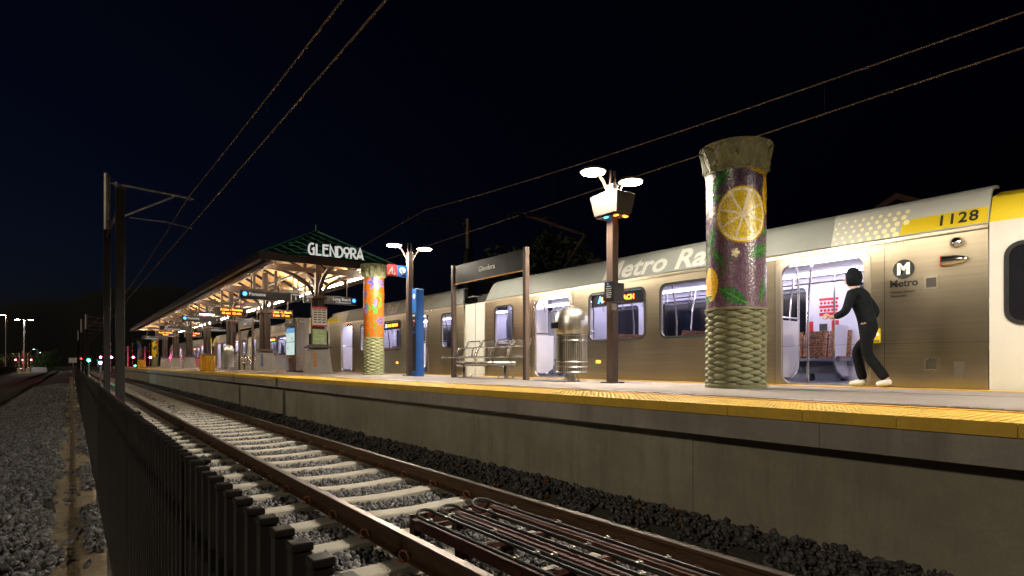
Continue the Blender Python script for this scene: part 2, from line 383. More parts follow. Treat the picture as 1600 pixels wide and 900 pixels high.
# ================================================================== ground
def strip_sheet(name, prof, y0, y1, ny, mats, kind='structure', label=None, jit=0.):
    mb = MB(); n = len(prof); ys = [y0 + (y1-y0)*(j/ny)**1.6 for j in range(ny+1)]
    vs = [(x, y, z + random.uniform(-jit, jit)) for y in ys for x, z, _ in prof]
    for j in range(ny):
        for i in range(n-1):
            mb.f.append((j*n+i, j*n+i+1, (j+1)*n+i+1, (j+1)*n+i)); mb.mi.append(prof[i][2])
    mb.v = vs
    o = mb.build(name, mats, smooth=True); o['kind'] = kind
    return o
GP = [(-3000,-.62,0),(-300,-.62,0),(-40,-.62,0),(-7,-.60,1),(-5.2,-.555,1),(-4.6,-.53,1),(-2.3,-.53,1),(-1.6,-.42,1),(-1.0,-.30,1),(-.5,-.275,1),(.4,-.27,1),(1.2,-.255,1),(1.7,-.25,1),
      (3.9,-.25,1),(4.12,-.13,1),(4.40,-.075,1),(4.62,-.07,1),(4.7,-.3,1),(9.3,-.3,1),(9.6,-.2,1),(12.2,-.2,1),(13.5,-.3,0),(40,-.3,0),(300,-.3,0),(3000,-.3,0)]
def gz(x):
    for (a, za, _), (b, zb, _) in zip(GP, GP[1:]):
        if a <= x <= b: return za + (zb-za)*(x-a)/(b-a)
    return -.3
ground = strip_sheet('ground', GP, -40, 4000, 60, ['groundm', 'ballastbase'])
pm = MB(); ny = 60
for j in range(ny+1):
    y = 2 + 88*(j/ny)**1.5; wv = .05*math.sin(y*1.7) + .04*math.sin(y*3.1+1)
    pm.v += [(-.20+wv, y, -.268), (0, y, -.262), (.215+.03*math.sin(y*2.3), y, -.266)]
for j in range(ny):
    for i in range(2): pm.f.append((j*3+i, j*3+i+1, j*3+i+4, j*3+i+3)); pm.mi.append(0)
path = pm.build('path', 'dirt', smooth=True); path['kind'] = 'structure'

# ballast stones: real stones, merged; too many to count
def stones(name, spots, smin, smax, mat='stone'):
    """spots: array (n,3) of positions"""
    bm = bmesh.new(); bmesh.ops.create_icosphere(bm, subdivisions=1, radius=1)
    base = np.array([v.co for v in bm.verts]); faces = np.array([[v.index for v in f.verts] for f in bm.faces]); bm.free()
    nv, nf = len(base), len(faces); n = len(spots)
    var = base[None] * np.random.uniform(.62, 1.25, (40, nv, 1)) + np.random.normal(0, .08, (40, nv, 3))
    pick = np.random.randint(0, 40, n)
    sc = np.random.uniform(smin, smax, n)[:, None] * np.exp(np.random.normal(0, .22, n))[:, None]
    ani = np.random.uniform(.5, 1.35, (n, 3)); ani[:, 2] *= .8
    a = np.random.uniform(0, 2*PI, (n, 3)); q = np.cos(a); s = np.sin(a)
    vv = var[pick] * ani[:, None, :] * sc[:, None, :]
    for ax in (0, 1, 2):
        i, j = [(1, 2), (2, 0), (0, 1)][ax]
        A, B = vv[:, :, i].copy(), vv[:, :, j].copy(); lim = 1.0 if ax == 2 else .45
        ca, sa = np.cos(a[:, ax]*lim)[:, None], np.sin(a[:, ax]*lim)[:, None]
        vv[:, :, i] = A*ca - B*sa; vv[:, :, j] = A*sa + B*ca
    vv += spots[:, None, :]
    me = bpy.data.meshes.new(name); me.vertices.add(n*nv); me.vertices.foreach_set('co', vv.astype(np.float32).ravel())
    fi = (faces[None] + (np.arange(n)*nv)[:, None, None]).reshape(-1)
    me.loops.add(len(fi)); me.loops.foreach_set('vertex_index', fi.astype(np.int32))
    me.polygons.add(n*nf); me.polygons.foreach_set('loop_start', np.arange(0, n*nf*3, 3, dtype=np.int32)); me.polygons.foreach_set('loop_total', np.full(n*nf, 3, np.int32))
    me.update(calc_edges=True); me.validate(); me.materials.append(M[mat])
    o = link(name, me); o['kind'] = 'stuff'; return o
TIE0 = 4.83; TIEP = .762
def scatter(x0, x1, bands, keep, lift):
    out = []
    for y0, y1, dens in bands:
        k = int((x1-x0)*(y1-y0)*dens); P = np.random.uniform((x0, y0), (x1, y1), (k, 2))
        for x, y in P:
            z = keep(x, y)
            if z is not None: out.append((x, y, z + random.uniform(-.012, lift)))
    return np.array(out)
def keep_left(x, y):
    if x > -.16 + .06*math.sin(y*1.3) + .05*math.sin(y*4.1+2):
        # patches that spilt to the foot of the fence
        g = math.sin(y*1.9+.6) + .6*math.sin(y*4.3)
        if not (x > .12 - .05*g and x < .22 and g > -.3): 
            if random.random() > .02: return None
    return gz(x) + .012
def keep_track(x, y):
    f = abs((y - TIE0 + TIEP/2) % TIEP - TIEP/2); X = x - 2.824
    if abs(X) < 1.33 and f < .145: return None
    if min(abs(abs(X) - .755), 9) < .085: return gz(x) - .02
    return gz(x) + (.012 if abs(X) < 1.2 else .025)
stones('ballast_stones', scatter(-2.4, .23, [(4.3, 10, 900), (10, 18, 560), (18, 30, 300), (30, 60, 120)], keep_left, .035), .015, .036)
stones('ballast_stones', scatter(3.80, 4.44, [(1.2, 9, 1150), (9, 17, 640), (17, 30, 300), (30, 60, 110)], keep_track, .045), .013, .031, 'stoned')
stones('ballast_stones', scatter(.33, 3.80, [(1.6, 9, 900), (9, 17, 520), (17, 30, 280), (30, 60, 100)], keep_track, .03), .015, .032)

def leaf_mesh():
    mb = MB(); pts = []
    for k in range(20):
        t = 2*PI*k/20; r = .055*(.55 + .45*abs(math.cos(2.5*t)))*(1 if k % 2 else .72); pts.append((r*math.cos(t), r*math.sin(t), .012*math.cos(3*t)))
    mb.v = [(0, 0, .004)] + pts; mb.f = [(0, i+1, (i+1) % 20+1) for i in range(20)]; mb.mi = [0]*20
    mb.tube([(-.05, 0, .0), (-.075, .004, .004), (-.10, 0, .01)], .0016, 5)
    return mb
lf = None
LEAF = [(4.16, 6.75,'curled brown leaf on dark stones, first from the canopy end'),(4.33, 5.2,'broad orange leaf lying against the foot of the retaining wall'),(4.05, 4.9,'rusty leaf on stones close behind the far rail'),
        (4.28,3.75,'reddish leaf beside the wall at middle of leaf litter'),(4.36,3.45,'small pale dry leaf tucked under the wall'),(4.15,3.2,'large tan leaf on the dark stones, last one along the wall'),(4.02,5.75,'dark crumpled leaf low on the stone bank')]
for i, (x, y, lab) in enumerate(LEAF):
    if lf is None: lf = leaf_mesh().build('fallen_leaf', 'leafdry'); o = lf
    else: o = lf.copy(); COL.objects.link(o)
    o.location = (x, y, gz(x)+.065); s = random.uniform(.8, 1.35); o.scale = (s, s, s*1.5); o.rotation_euler = (random.uniform(-.5, .5), random.uniform(-.7, .1), random.uniform(0, 6))
    tag(o, lab, 'leaf', 'dry leaves on the ballast')

# ================================================================== tracks
def rail_prof(): return [(-.07,-.168),(.07,-.168),(.07,-.156),(.02,-.142),(.0085,-.13),(.0085,-.05),(.02,-.036),(.037,-.03),(.037,-.006),(.030,0),(-.030,0),(-.037,-.006),(-.037,-.03),(-.02,-.036),(-.0085,-.05),(-.0085,-.13),(-.02,-.142),(-.07,-.156)]
def rail(parent, x, y0, y1, z=0., shine=True, ny=60):
    mb = MB(); pr = rail_prof(); n = len(pr)
    ys = [y0 + (y1-y0)*j/ny for j in range(ny+1)]
    for y in ys: mb.v += [(x+a, y, z+b) for a, b in pr]
    for j in range(ny):
        for i in range(n):
            mb.f.append((j*n+i, j*n+(i+1) % n, (j+1)*n+(i+1) % n, (j+1)*n+i)); mb.mi.append(1 if shine and i in (8, 9, 10) else 0)
    mb.f.append(tuple(range(n))); mb.mi.append(0)
    return mb.build('rail', ['rust', 'railtop'], parent)
def sleeper_mb(y=0., detail=True):
    st = [(-1.30,-.215,.105),(-1.28,-.186,.11),(-1.0,-.184,.11),(-.93,-.172,.108),(-.55,-.172,.108),(-.42,-.182,.11),(-.15,-.194,.11),(.15,-.194,.11),(.42,-.182,.11),(.55,-.172,.108),(.93,-.172,.108),(1.0,-.184,.11),(1.28,-.186,.11),(1.30,-.215,.105)]
    rings = []
    for x, zt, hw in st: rings.append([(x, y-hw-.025, -.40), (x, y+hw+.025, -.40), (x, y+hw, zt-.012), (x, y+hw-.012, zt), (x, y-hw+.012, zt), (x, y-hw, zt-.012)])
    return MB().loft(rings)
def clip_mb():
    mb = MB()
    mb.tube([(.0,-.05,.0),(.0,.0,.012),(.0,.045,.03),(.012,.062,.055),(.032,.05,.072),(.05,.01,.065),(.052,-.03,.035),(.05,-.04,.012)], .0085, 7)
    mb.box(-.02,.05,-.03,.03,-.012,.004)
    return mb
tr = thing('railway_track', 'nearest railway track on pale concrete sleepers with rusty rails', 'track', (2.824, 0, 0))
rail(tr, -.755, -2, 140); rail(tr, .755, -2, 140)
NS = int((TIE0+2)/TIEP)
sm = cm = None; rest = MB(); cnt = 0
for k in range(0, 185):
    y = TIE0 - 3*TIEP + k*TIEP
    if cnt < 98:
        if sm is None: s = sm = sleeper_mb().build('sleeper', 'tie', tr)
        else: s = sm.copy(); COL.objects.link(s); s.parent = tr
        s.location = (random.uniform(-.008, .008), y, random.uniform(-.006, .004)); s.rotation_euler.z = random.uniform(-.006, .006); cnt += 1
        if k < 26:
            for xx, sgn in ((-.755-.085, -1), (-.755+.085, 1), (.755-.085, -1), (.755+.085, 1)):
                if cm is None: c = cm = clip_mb().build('rail_clip', 'clip', s, smooth=True)
                else: c = cm.copy(); COL.objects.link(c); c.parent = s
                c.location = (xx, 0, -.164); c.scale = (.85, .85, .85); c.rotation_euler.z = (PI if sgn > 0 else 0)
    else:
        t = sleeper_mb(y); rest.add(t.v, t.f)
o = rest.build('sleeper', 'tie', tr); o['kind'] = 'stuff'

t2 = thing('railway_track', 'rusty railway track beyond the left gravel running to the street crossing', 'track', (-3.5, 0, -.35))
rail(t2, -.755, 6, 230, shine=False); rail(t2, .755, 6, 230, shine=False)
sb = MB()
for k in range(300):
    y = 8 + k*.55 + random.uniform(-.03, .03); sb.box(-1.28, 1.28, y-.11, y+.11, -.33, -.172+random.uniform(-.01, .004))
o = sb.build('sleeper', 'bark', t2); o['kind'] = 'stuff'

# cable rack between the rails
cr = thing('cable_rack', 'red oxide steel rack of black return cables between the near rails', 'cable rack', (2.824, 3, -.19))
def crack_frame():
    mb = MB()
    for x in (-.385, .02, .42):
        mb.bar((x, -3.6, .135), (x, 1.74, .135), .10, .012); mb.bar((x-.04, -3.6, .10), (x-.04, 1.74, .10), .010, .075)
    mb.bar((-.42, 1.75, .115), (.46, 1.75, .115), .010, .10)
    return mb
crack_frame().build('frame', 'redoxide', cr)
for y in (1.70, .93, .17, -.6, -1.4, -2.1, -2.9):
    for x in (-.40, .03, .43): MB().box(x-.035, x+.035, y-.045, y+.045, -.06, .128).build('leg', 'redoxide', cr)
    MB().bar((-.42, y-.1, .085), (.46, y-.1, .085), .05, .04).build('cross_bar', 'redoxide', cr)
def loop(xa, xb, z, y0=1.68, wav=.002, zz=0.):
    a = []; r = abs(xb-xa)/2
    for k in range(24): y = -3.5 + (y0-r+3.5)*k/23; a.append((xa + wav*math.sin(y*2.2+xa*9), y, z))
    for k in range(1, 10): t = PI*k/10; a.append((xa + (xb-xa)*(1-math.cos(t))/2, y0-r + r*1.2*math.sin(t), z + .03*math.sin(t)))
    for k in range(24): y = y0-r - (y0-r+3.5)*k/23; a.append((xb + wav*math.sin(y*2.0+xb*7), y, z))
    return a
for xa, xb, y0 in ((-.40, -.22, 1.72), (-.15, .05, 1.74), (.20, .43, 1.78)):
    MB().tube(loop(xa, xb, .168, y0), .0145, 8).build('cable', 'cable', cr, smooth=True)
cl = MB()
for y in [1.45 - .62*k for k in range(8)]:
    for x in (-.40, -.22, -.15, .05, .20, .43):
        yy = y + random.uniform(-.1, .1)
        if random.random() < .8:
            MB().box(x-.024, x+.024, yy-.012, yy+.012, .182, .188).box(x+.0245, x+.030, yy-.012, yy+.012, .142, .188).lathe([(.009, .1885), (.007, .20)], 8, (x+.005, yy, 0)).build('cable_clamp', 'galv', cr)

# ================================================================== fence
fe = thing('picket_fence', 'long dark steel picket fence beside the gravel path', 'fence', (.25, 0, -.26))
FH = 1.324
def picket_mb(y=0.):
    mb = MB(); mb.box(-.013, .014, y-.0135, y+.0135, .03, FH-.012); mb.box(-.0145, .0155, y-.015, y+.015, FH-.0119, FH); return mb
pk = None; rest = MB(); i = 0; y = .742 - 3*.084
while y < 72:
    if i < 94:
        if pk is None: p = pk = picket_mb().build('picket', 'fence', fe, bevel=.0025)
        else: p = pk.copy(); COL.objects.link(p); p.parent = fe
        p.location = (0, y, random.uniform(-.002, .002))
    else:
        t = picket_mb(y); rest.add(t.v, t.f)
    i += 1; y += .084
o = rest.build('picket', 'fence', fe); o['kind'] = 'stuff'
for z in (.18, FH-.16): MB().box(.0175, .04, .3, 72, z-.02, z+.02).build('fence_rail', 'fence', fe)
for k in range(36):
    y = 1.8 + 2*k
    MB().box(.0165, .048, y-.03, y+.03, -.05, FH-.025).box(.0165, .052, y-.034, y+.034, FH-.0245, FH-.014).build('post', 'fence', fe, bevel=.003)

# ================================================================== platform
PY0, PY1 = -4., 92.
pf = thing('station_platform', 'raised concrete island platform edged with yellow tactile paving', 'platform', (4.25, 0, 0))
def ext(prof, y0, y1):
    mb = MB(); n = len(prof); mb.v = [(x, y, z) for y in (y0, y1) for x, z in prof]
    mb.f = [tuple(range(n)), tuple(range(n, 2*n))] + [(i, (i+1) % n, n+(i+1) % n, n+i) for i in range(n)]; mb.mi = [0]*len(mb.f); return mb
ext([(.70,.86),(.70,.985),(2.58,1.010),(4.47,.985),(4.47,.86)], PY0, PY1).build('deck', 'deck', pf)
y = PY0
while y < PY1:
    ext([(.015,.713),(.69,.713),(.69,.892),(.015,.892)], y, min(y+6.096, PY1)).build('edge_beam', 'beam', pf); y += 6.1
ext([(4.48,.713),(5.15,.713),(5.15,.892),(4.48,.892)], PY0, PY1).build('edge_beam', 'beam', pf)
y = PY0
while y < PY1:
    ext([(.21,-.7),(.45,-.7),(.45,.712),(.21,.712)], y, min(y+7.310, PY1)).build('retaining_wall', 'wall', pf); y += 7.315
ext([(.46,-.7),(4.9,-.7),(4.9,.71),(.46,.71)], PY0, PY1).build('foundation', 'wall', pf)
ext([(.70,.9852),(.785,.9865),(.785,.992),(.70,.9915)], PY0, PY1).build('border_strip', 'tactplain', pf)
dc = ext([(.79,.986),(.975,.988),(.975,.9905),(.79,.9885)], PY0, PY1).build('drain_channel', 'black', pf)
gb = MB(); y = PY0
while y < 45:
    gb.add(*(lambda m: (m.v, m.f))(ext([(.845,.991),(.95,.9925),(.95,.997),(.845,.9955)], y+.012, y+.318))); y += .33
o = gb.build('drain_cover', 'kiosk', pf); o['kind'] = 'stuff'
jb = MB()
for k in range(60): jb.box(.97, 4.2, -2+1.53*k, -2+1.53*k+.005, .9, 1.0)
for xx in (2.58,): jb.box(xx, xx+.005, PY0, PY1, .9, 1.0)
for v in range(len(jb.v)):
    x, yy, z = jb.v[v]
    if z > .95: jb.v[v] = (x, yy, (1.010 - .0133*abs(x-2.58)) + .0012)
o = jb.build('deck_joint', 'black', pf); o['kind'] = 'stuff'
def tile_mb(dome=True, mirror=False):
    mb = MB(); s = -1 if mirror else 1
    x0, x1 = 0, .69
    mb.v = [(x0,-.3025,.893),(x1,-.3025,.893),(x1,-.3025,.985),(x0,-.3025,.976),(x0,.3025,.893),(x1,.3025,.893),(x1,.3025,.985),(x0,.3025,.976)]
    mb.f = [(0,1,2,3),(7,6,5,4),(3,2,6,7),(0,3,7,4),(1,5,6,2),(0,4,5,1)]; mb.mi = [0]*6
    if dome:
        for i in range(11):
            for j in range(10):
                x = .035 + i*.0605; yy = -.2725 + j*.0605; z = .976 + .009*x/.69
                mb.lathe([(.0165, -.001), (.0125, .0042), (.006, .0055)], 8, (x, yy, z), cap=True)
    return mb
td = ts = None; y = .993+.605/2+.0025; rest = MB()
for k in range(-3, 150):
    yy = y + k*.61
    if k < 92:
        if k < 45:
            if td is None: o = td = tile_mb().build('tactile_tile', 'tact', pf)
            else: o = td.copy(); COL.objects.link(o)
        elif ts is None: o = ts = tile_mb(False).build('tactile_tile', 'tact', pf)
        else: o = ts.copy(); COL.objects.link(o)
        o.parent = pf; o.location = (0, yy, 0)
    elif yy < PY1: t = tile_mb(False); rest.add([(a, b+yy, c) for a, b, c in t.v], t.f)
o = rest.build('tactile_tile', 'tact', pf); o['kind'] = 'stuff'
fs = MB(); k = 0
while k*.61 + PY0 < PY1:
    yy = PY0 + k*.61
    fs.add(*(lambda m: (m.v, m.f))(ext([(4.48,.893),(5.17,.893),(5.17,.976),(4.48,.985)], yy, yy+.602)))
    k += 1
o = fs.build('far_tactile_strip', 'tact', pf); o['kind'] = 'stuff'
ext([(4.37,.987),(4.46,.986),(4.46,.9915),(4.37,.9925)], PY0, PY1).build('border_strip', 'tactplain', pf)
PC = 6.83; PZ = 1.010      # platform centre line and its height
# ================================================================== canopy
CY0, CY1 = 18.9, 68.0
cn = thing('station_canopy', 'long hipped station canopy with dark green roof, cream underside and brown steel columns', 'canopy', (PC, 0, PZ))
EV, HW, RZ = 3.46, 2.28, 4.90      # eave bottom height, half width, ridge height (above platform)
hipL = 1.77
def roofsheet(dz, th):
    a = [(-HW, CY0), (HW, CY0), (HW, CY1), (-HW, CY1)]
    vs = [(x, y, EV+.20+dz) for x, y in a] + [(0, CY0+hipL, RZ+dz), (0, CY1-hipL, RZ+dz)]
    vs2 = [(x, y, z-th) for x, y, z in vs]
    top = [(0, 1, 4), (1, 2, 5, 4), (2, 3, 5), (3, 0, 4, 5)]
    fs = top + [tuple(i+6 for i in f[::-1]) for f in top] + [(0, 1, 7, 6), (1, 2, 8, 7), (2, 3, 9, 8), (3, 0, 6, 9)]
    return MB().add(vs + vs2, fs)
roofsheet(0, .05).build('roof', 'green', cn)
def roofpt(u, side):  # unused helper kept tiny
    return None
ap = Vector((0, CY0+hipL, RZ)); cl_ = Vector((-HW, CY0, EV+.20)); crn = Vector((HW, CY0, EV+.20))
nrm = (crn-cl_).cross(ap-cl_).normalized(); off = nrm*.02 * (1 if nrm.y < 0 else -1)
rb = MB()
for f in (.0, .11, .22, .33, .45, .57, .69, .81, .92):
    p = ap.lerp(cl_, f); q = cl_.lerp(crn, 1-f); rb.bar(p+off, q+off, .020, .020)
for f in (.13, .25, .37, .49, .61, .73, .85, .97):
    p = ap.lerp(cl_, f); g = max(0., f-.24)
    rb.bar(p+off*1.8, ap.lerp(crn, g if g > .02 else .02)+off*1.8, .018, .018)
rb.bar(ap+off, cl_+off, .05, .05); rb.bar(ap+off, crn+off, .05, .05)
rb.build('roof_rib', 'greenrib', cn)
MB().lathe([(.035, 0), (.05, .05), (.03, .10), (.035, .2), (.012, .27)], 10, (0, CY0+hipL, RZ-.01)).build('finial', 'greenrib', cn, smooth=True)
# fascia
fb = MB()
fb.box(-HW-.03, HW+.03, CY0-.03, CY0+.03, EV, EV+.21); fb.box(-HW-.03, -HW+.03, CY0+.031, CY1, EV, EV+.21); fb.box(HW-.03, HW+.03, CY0+.031, CY1, EV, EV+.21)
fb.box(-HW-.06, HW+.06, CY0-.06, CY0+.03, EV+.2105, EV+.235); fb.box(-HW-.06, -HW+.03, CY0+.031, CY1, EV+.2105, EV+.235); fb.box(HW-.03, HW+.06, CY0+.031, CY1, EV+.2105, EV+.235)
fb.build('fascia', 'brown', cn)
gt = MB().tube([(-HW+.07, CY0+.06, EV+.03), (-HW+.07, CY1, EV+.03)], .04, 8); gt.tube([(HW-.07, CY0+.06, EV+.03), (HW-.07, CY1, EV+.03)], .04, 8)
gt.build('gutter', 'brownlt', cn)
# cream ceiling
sl_ = (RZ - EV - .20)/HW
def cz(x): return EV + .10 + (HW-abs(x))*sl_ - .02
for s in (-1, 1):
    mb = MB(); xs = [s*(HW-.10), s*.02]
    mb.add([(xs[0], CY0+.1, cz(xs[0])), (xs[0], CY1-.1, cz(xs[0])), (xs[1], CY1-hipL, cz(xs[1])), (xs[1], CY0+hipL, cz(xs[1])),
            (xs[0], CY0+.1, cz(xs[0])+.015), (xs[0], CY1-.1, cz(xs[0])+.015), (xs[1], CY1-hipL, cz(xs[1])+.015), (xs[1], CY0+hipL, cz(xs[1])+.015)],
           [(0,3,2,1),(4,5,6,7),(0,1,5,4),(1,2,6,5),(2,3,7,6),(3,0,4,7)])
    mb.build('ceiling', 'ceiling', cn)
for ya, yb in ((CY0+.1, CY0+hipL), (CY1-.1, CY1-hipL)):
    MB().add([(-HW+.1, ya, cz(HW-.1)-.004), (HW-.1, ya, cz(HW-.1)-.004), (0, yb, cz(0)-.004), (-HW+.1, ya, cz(HW-.1)+.01), (HW-.1, ya, cz(HW-.1)+.01), (0, yb, cz(0)+.01)], [(0,2,1),(3,4,5),(0,1,4,3),(1,2,5,4),(2,0,3,5)]).build('ceiling', 'ceiling', cn)
# rafters, purlins
yy = CY0+.9
while yy < CY1-.5:
    rf = MB()
    k = min(1, (yy-CY0)/hipL, (CY1-yy)/hipL)
    for s in (-1, 1):
        xi = s*HW*(1-k) if k < 1 else s*.02
        rf.bar((s*(HW-.12), yy, cz(HW-.12)-.065), (xi, yy, cz(xi)-.065), .06, .12)
    rf.build('rafter', 'brown', cn); yy += 1.745
rf = MB()
for s in (-1, 1):
    rf.bar((0, CY0+hipL, cz(0)-.07), (s*(HW-.1), CY0+.1, cz(HW-.1)-.07), .07, .13)
    rf.bar((0, CY1-hipL, cz(0)-.07), (s*(HW-.1), CY1-.1, cz(HW-.1)-.07), .07, .13)
rf.build('hip_rafter', 'brown', cn)
pu = MB()
for x in (-1.55, -.85, .85, 1.55): pu.box(x-.035, x+.035, CY0+.4+1.2*(1-abs(x)/HW), CY1-.5, cz(x)-.22, cz(x)-.13)
pu.box(-.05, .05, CY0+hipL, CY1-hipL, cz(0)-.3, cz(0)-.14)
pu.build('purlin', 'brown', cn)
for s in (-1, 1): MB().box(s*1.98-.055, s*1.98+.055, CY0+.25, CY1-.25, EV-.02, EV+.13).build('eave_beam', 'brown', cn)
# luminaires under both eaves
for s in (-1, 1):
    mb = MB(); m2 = MB(); y_ = CY0+.5
    while y_ < CY1-2:
        mb.box(s*1.83-.03, s*1.83+.03, y_, y_+2.9, EV+.0, EV+.09); mb.box(s*1.79375-.00575, s*1.79375+.00575, y_, y_+2.9, EV+.0, EV+.0055); mb.box(s*1.79375-.00575, s*1.79375+.00575, y_, y_+.010, EV+.006, EV+.09)
        m2.box(s*1.79375-.0055, s*1.79375+.0055, y_+.012, y_+2.88, EV+.006, EV+.088)
        y_ += 3.5
    h = mb.build('light_housing', 'galv', cn); m2.build('light_strip', 'strip', h)
COLY = [20.5 + 6.98*k for k in range(7)]
for k, cy in enumerate(COLY):
    pl = MB().frust(0, cy, -.01, .80, .39, .39, .29, .29).build('plinth', 'plinth', cn, bevel=.012)
    MB().box(-.008, .008, cy-.3905, cy-.31, .0, .79).build('control_joint', 'brownlt', pl) if False else None
    c = MB(); c.box(-.10, .10, cy-.10, cy+.10, .96, 4.3)
    for dx, dy in ((-1, 0), (1, 0), (0, -1), (0, 1)): c.box(dx*.165-.055, dx*.165+.055, cy+dy*.165-.055, cy+dy*.165+.055, .962, 2.62)
    co_ = c.build('column', 'brown', cn, bevel=.006)
    MB().box(-.36, .36, cy-.36, cy+.36, .86, .90).box(-.25, .25, cy-.25, cy+.25, .80, .8599).box(-.29, .29, cy-.29, cy+.29, .9005, .96).build('cap_plate', 'brownlt', co_, bevel=.005)
    MB().box(-.26, .26, cy-.26, cy+.26, 2.56, 2.64).build('collar', 'brownlt', co_)
    for dx, dy, rr in ((-1, 0, 1.82), (1, 0, 1.82), (0, -1, 1.55), (0, 1, 1.55)):
        pts = []; br = MB()
        for j in range(13):
            t = j/12*PI/2; u = .165 + (rr-.165)*(1-math.cos(t)); z = 2.62 + .86*math.sin(t); pts.append((dx*u, cy+dy*u, z))
        for p, q in zip(pts, pts[1:]): br.bar(p, (Vector(q)+(Vector(q)-Vector(p))*.06), .085, .11, up=(0, 1, 0) if dx else (1, 0, 0))
        br.build('bracket', 'brown', co_)
    MB().box(-1.92, 1.92, cy-.06, cy+.06, EV-.02, EV+.12).build('tie_beam', 'brown', cn)
    for s in (-1, 1):
        ul = MB().box(s*1.05-.42, s*1.05+.42, cy-.055, cy+.055, EV+.1205, EV+.135).box(s*1.05-.42, s*1.05+.42, cy-.0615, cy-.0555, EV+.1205, EV+.185).box(s*1.05-.42, s*1.05+.42, cy+.0555, cy+.0615, EV+.1205, EV+.185).build('added_uplight', 'brown', cn); MB().box(s*1.05-.40, s*1.05+.40, cy-.045, cy+.045, EV+.1355, EV+.139).build('lens', 'added_uplight', ul)  # added light boxes, hidden on the tie beams to brighten the ceiling
    for s in (-1, 1): MB().box(s*.45-.05, s*.45+.05, cy-.05, cy+.05, EV+.12, cz(.45)-.1).build('hanger_post', 'brown', cn)
for k, mt in ((0, 'ledor'), ):
    pass
# mosaic inserts on plinths
def inlay(cy, cols, name='mosaic_inlay'):
    mb = MB()
    for r in range(14):
        for c in range(3):
            z = .2 + r*.038; xx = -.262 + c*.036; dy = .39 - .10*z/.8
            mb.k = (r*2+c*3+(r*c) % 3) % len(cols); mb.box(xx, xx+.034, cy-dy-.012, cy-dy+.03, z, z+.035)
    return mb.build(name, cols, cn)
M['ora'] = pbr('inlay_orange', (.62, .17, .03), .4, 0, .2, 9); M['inkb'] = pbr('inlay_blue', (.06, .10, .34), .4, 0, .2, 9); M['inkg'] = pbr('inlay_green', (.10, .22, .05), .4, 0, .2, 9)
inlay(COLY[0], ['ora', 'ora', 'inkg']); inlay(COLY[1], ['inkb', 'inkg', 'inkb'])

# roof letters, strokes of flat bar
def strokes(paths, wd, dep, mb, ox, sc, oy, z0):
    for n, (pts, closed) in enumerate(paths):
        P = [Vector((ox+p[0]*sc, z0+p[1]*sc)) for p in pts]; m = len(P); Lp, Rp = [], []
        for i, p in enumerate(P):
            d0 = (P[i]-P[i-1]) if (i or closed) else (P[1]-P[0]); d1 = (P[(i+1) % m]-P[i]) if (i < m-1 or closed) else d0
            d0.normalize(); d1.normalize(); t = (d0+d1).normalized(); nn = Vector((-t.y, t.x)); k = wd/2/max(.45, nn.dot(Vector((-d0.y, d0.x))))
            Lp.append(p+nn*k); Rp.append(p-nn*k)
        dd = dep + .002*n
        vs = [(q.x, y, q.y) for y in (oy-dd, oy+dd) for q in Lp+Rp]; N2 = 2*m; fs = []
        for i in range(m if closed else m-1):
            j = (i+1) % m; fs += [(i, j, m+j, m+i), (N2+i, N2+m+i, N2+m+j, N2+j), (i, N2+i, N2+j, j), (m+i, m+j, N2+m+j, N2+m+i)]
        if not closed: fs += [(0, m, N2+m, N2), (m-1, N2+m-1, N2+2*m-1, 2*m-1)]
        mb.add(vs, fs)
def arc(cx, cy, rx, ry, a0, a1, n=14): return [(cx+rx*math.cos(R(a0+(a1-a0)*k/n)), cy+ry*math.sin(R(a0+(a1-a0)*k/n))) for k in range(n+1)]
GL = {'G': [(arc(.36, .5, .30, .5, 60, 180, 8) + arc(.36, .40, .30, .40, 180, 275, 8)[1:] + [(.52, .03), (.52, .68)], False), ([(.34, .5), (.5, .5)], False)],
      'L': [([(.1, 1), (.1, .03), (.55, .03)], False)], 'E': [([(.58, .97), (.1, .97), (.1, .03), (.58, .03)], False), ([(.14, .66), (.52, .66)], False)],
      'N': [([(.08, 0), (.08, 1), (.58, .0), (.58, 1)], False)], 'D': [([(.1, .97), (.1, .03), (.28, .03)] + arc(.28, .5, .34, .47, -85, 85, 12) + [(.1, .97)], False)],
      'O': [(arc(.35, .68, .27, .29, 0, 345, 20), True), ([(.35, .38), (.35, 0)], False), ([(.22, .22), (.48, .22)], False)],
      'R': [([(.1, 0), (.1, .97), (.3, .97)] + arc(.3, .72, .24, .25, 85, -85, 10) + [(.14, .47)], False), ([(.26, .46), (.6, 0)], False)],
      'A': [([(.02, 0), (.33, 1), (.64, 0)], False), ([(.16, .22), (.5, .22)], False), ([(.13, .34), (.53, .34)], False)]}
ls = thing('roof_letters', 'white cut-out GLENDORA letters standing along the canopy eave over a teal light line', 'letters', (PC, CY0, PZ+EV+.235))
x = -.84
for ch in 'GLENDORA':
    mb = MB(); strokes(GL[ch], .052, .016, mb, x, .345, .0, .075); mb.build('letter', 'letterw', ls)
    x += .232 if ch not in 'LN' else .22
MB().box(-1.15, 1.25, -.03, -.018, -.012, .05).build('mounting_rail', 'green', ls)
MB().box(-1.10, 1.20, .03, .05, .0, .018).build('light_line', 'teal', ls)
for k in range(9): MB().box(-1.05+k*.28, -1.03+k*.28, .006, .026, -.002, .034).build('standoff', 'greenrib', ls)

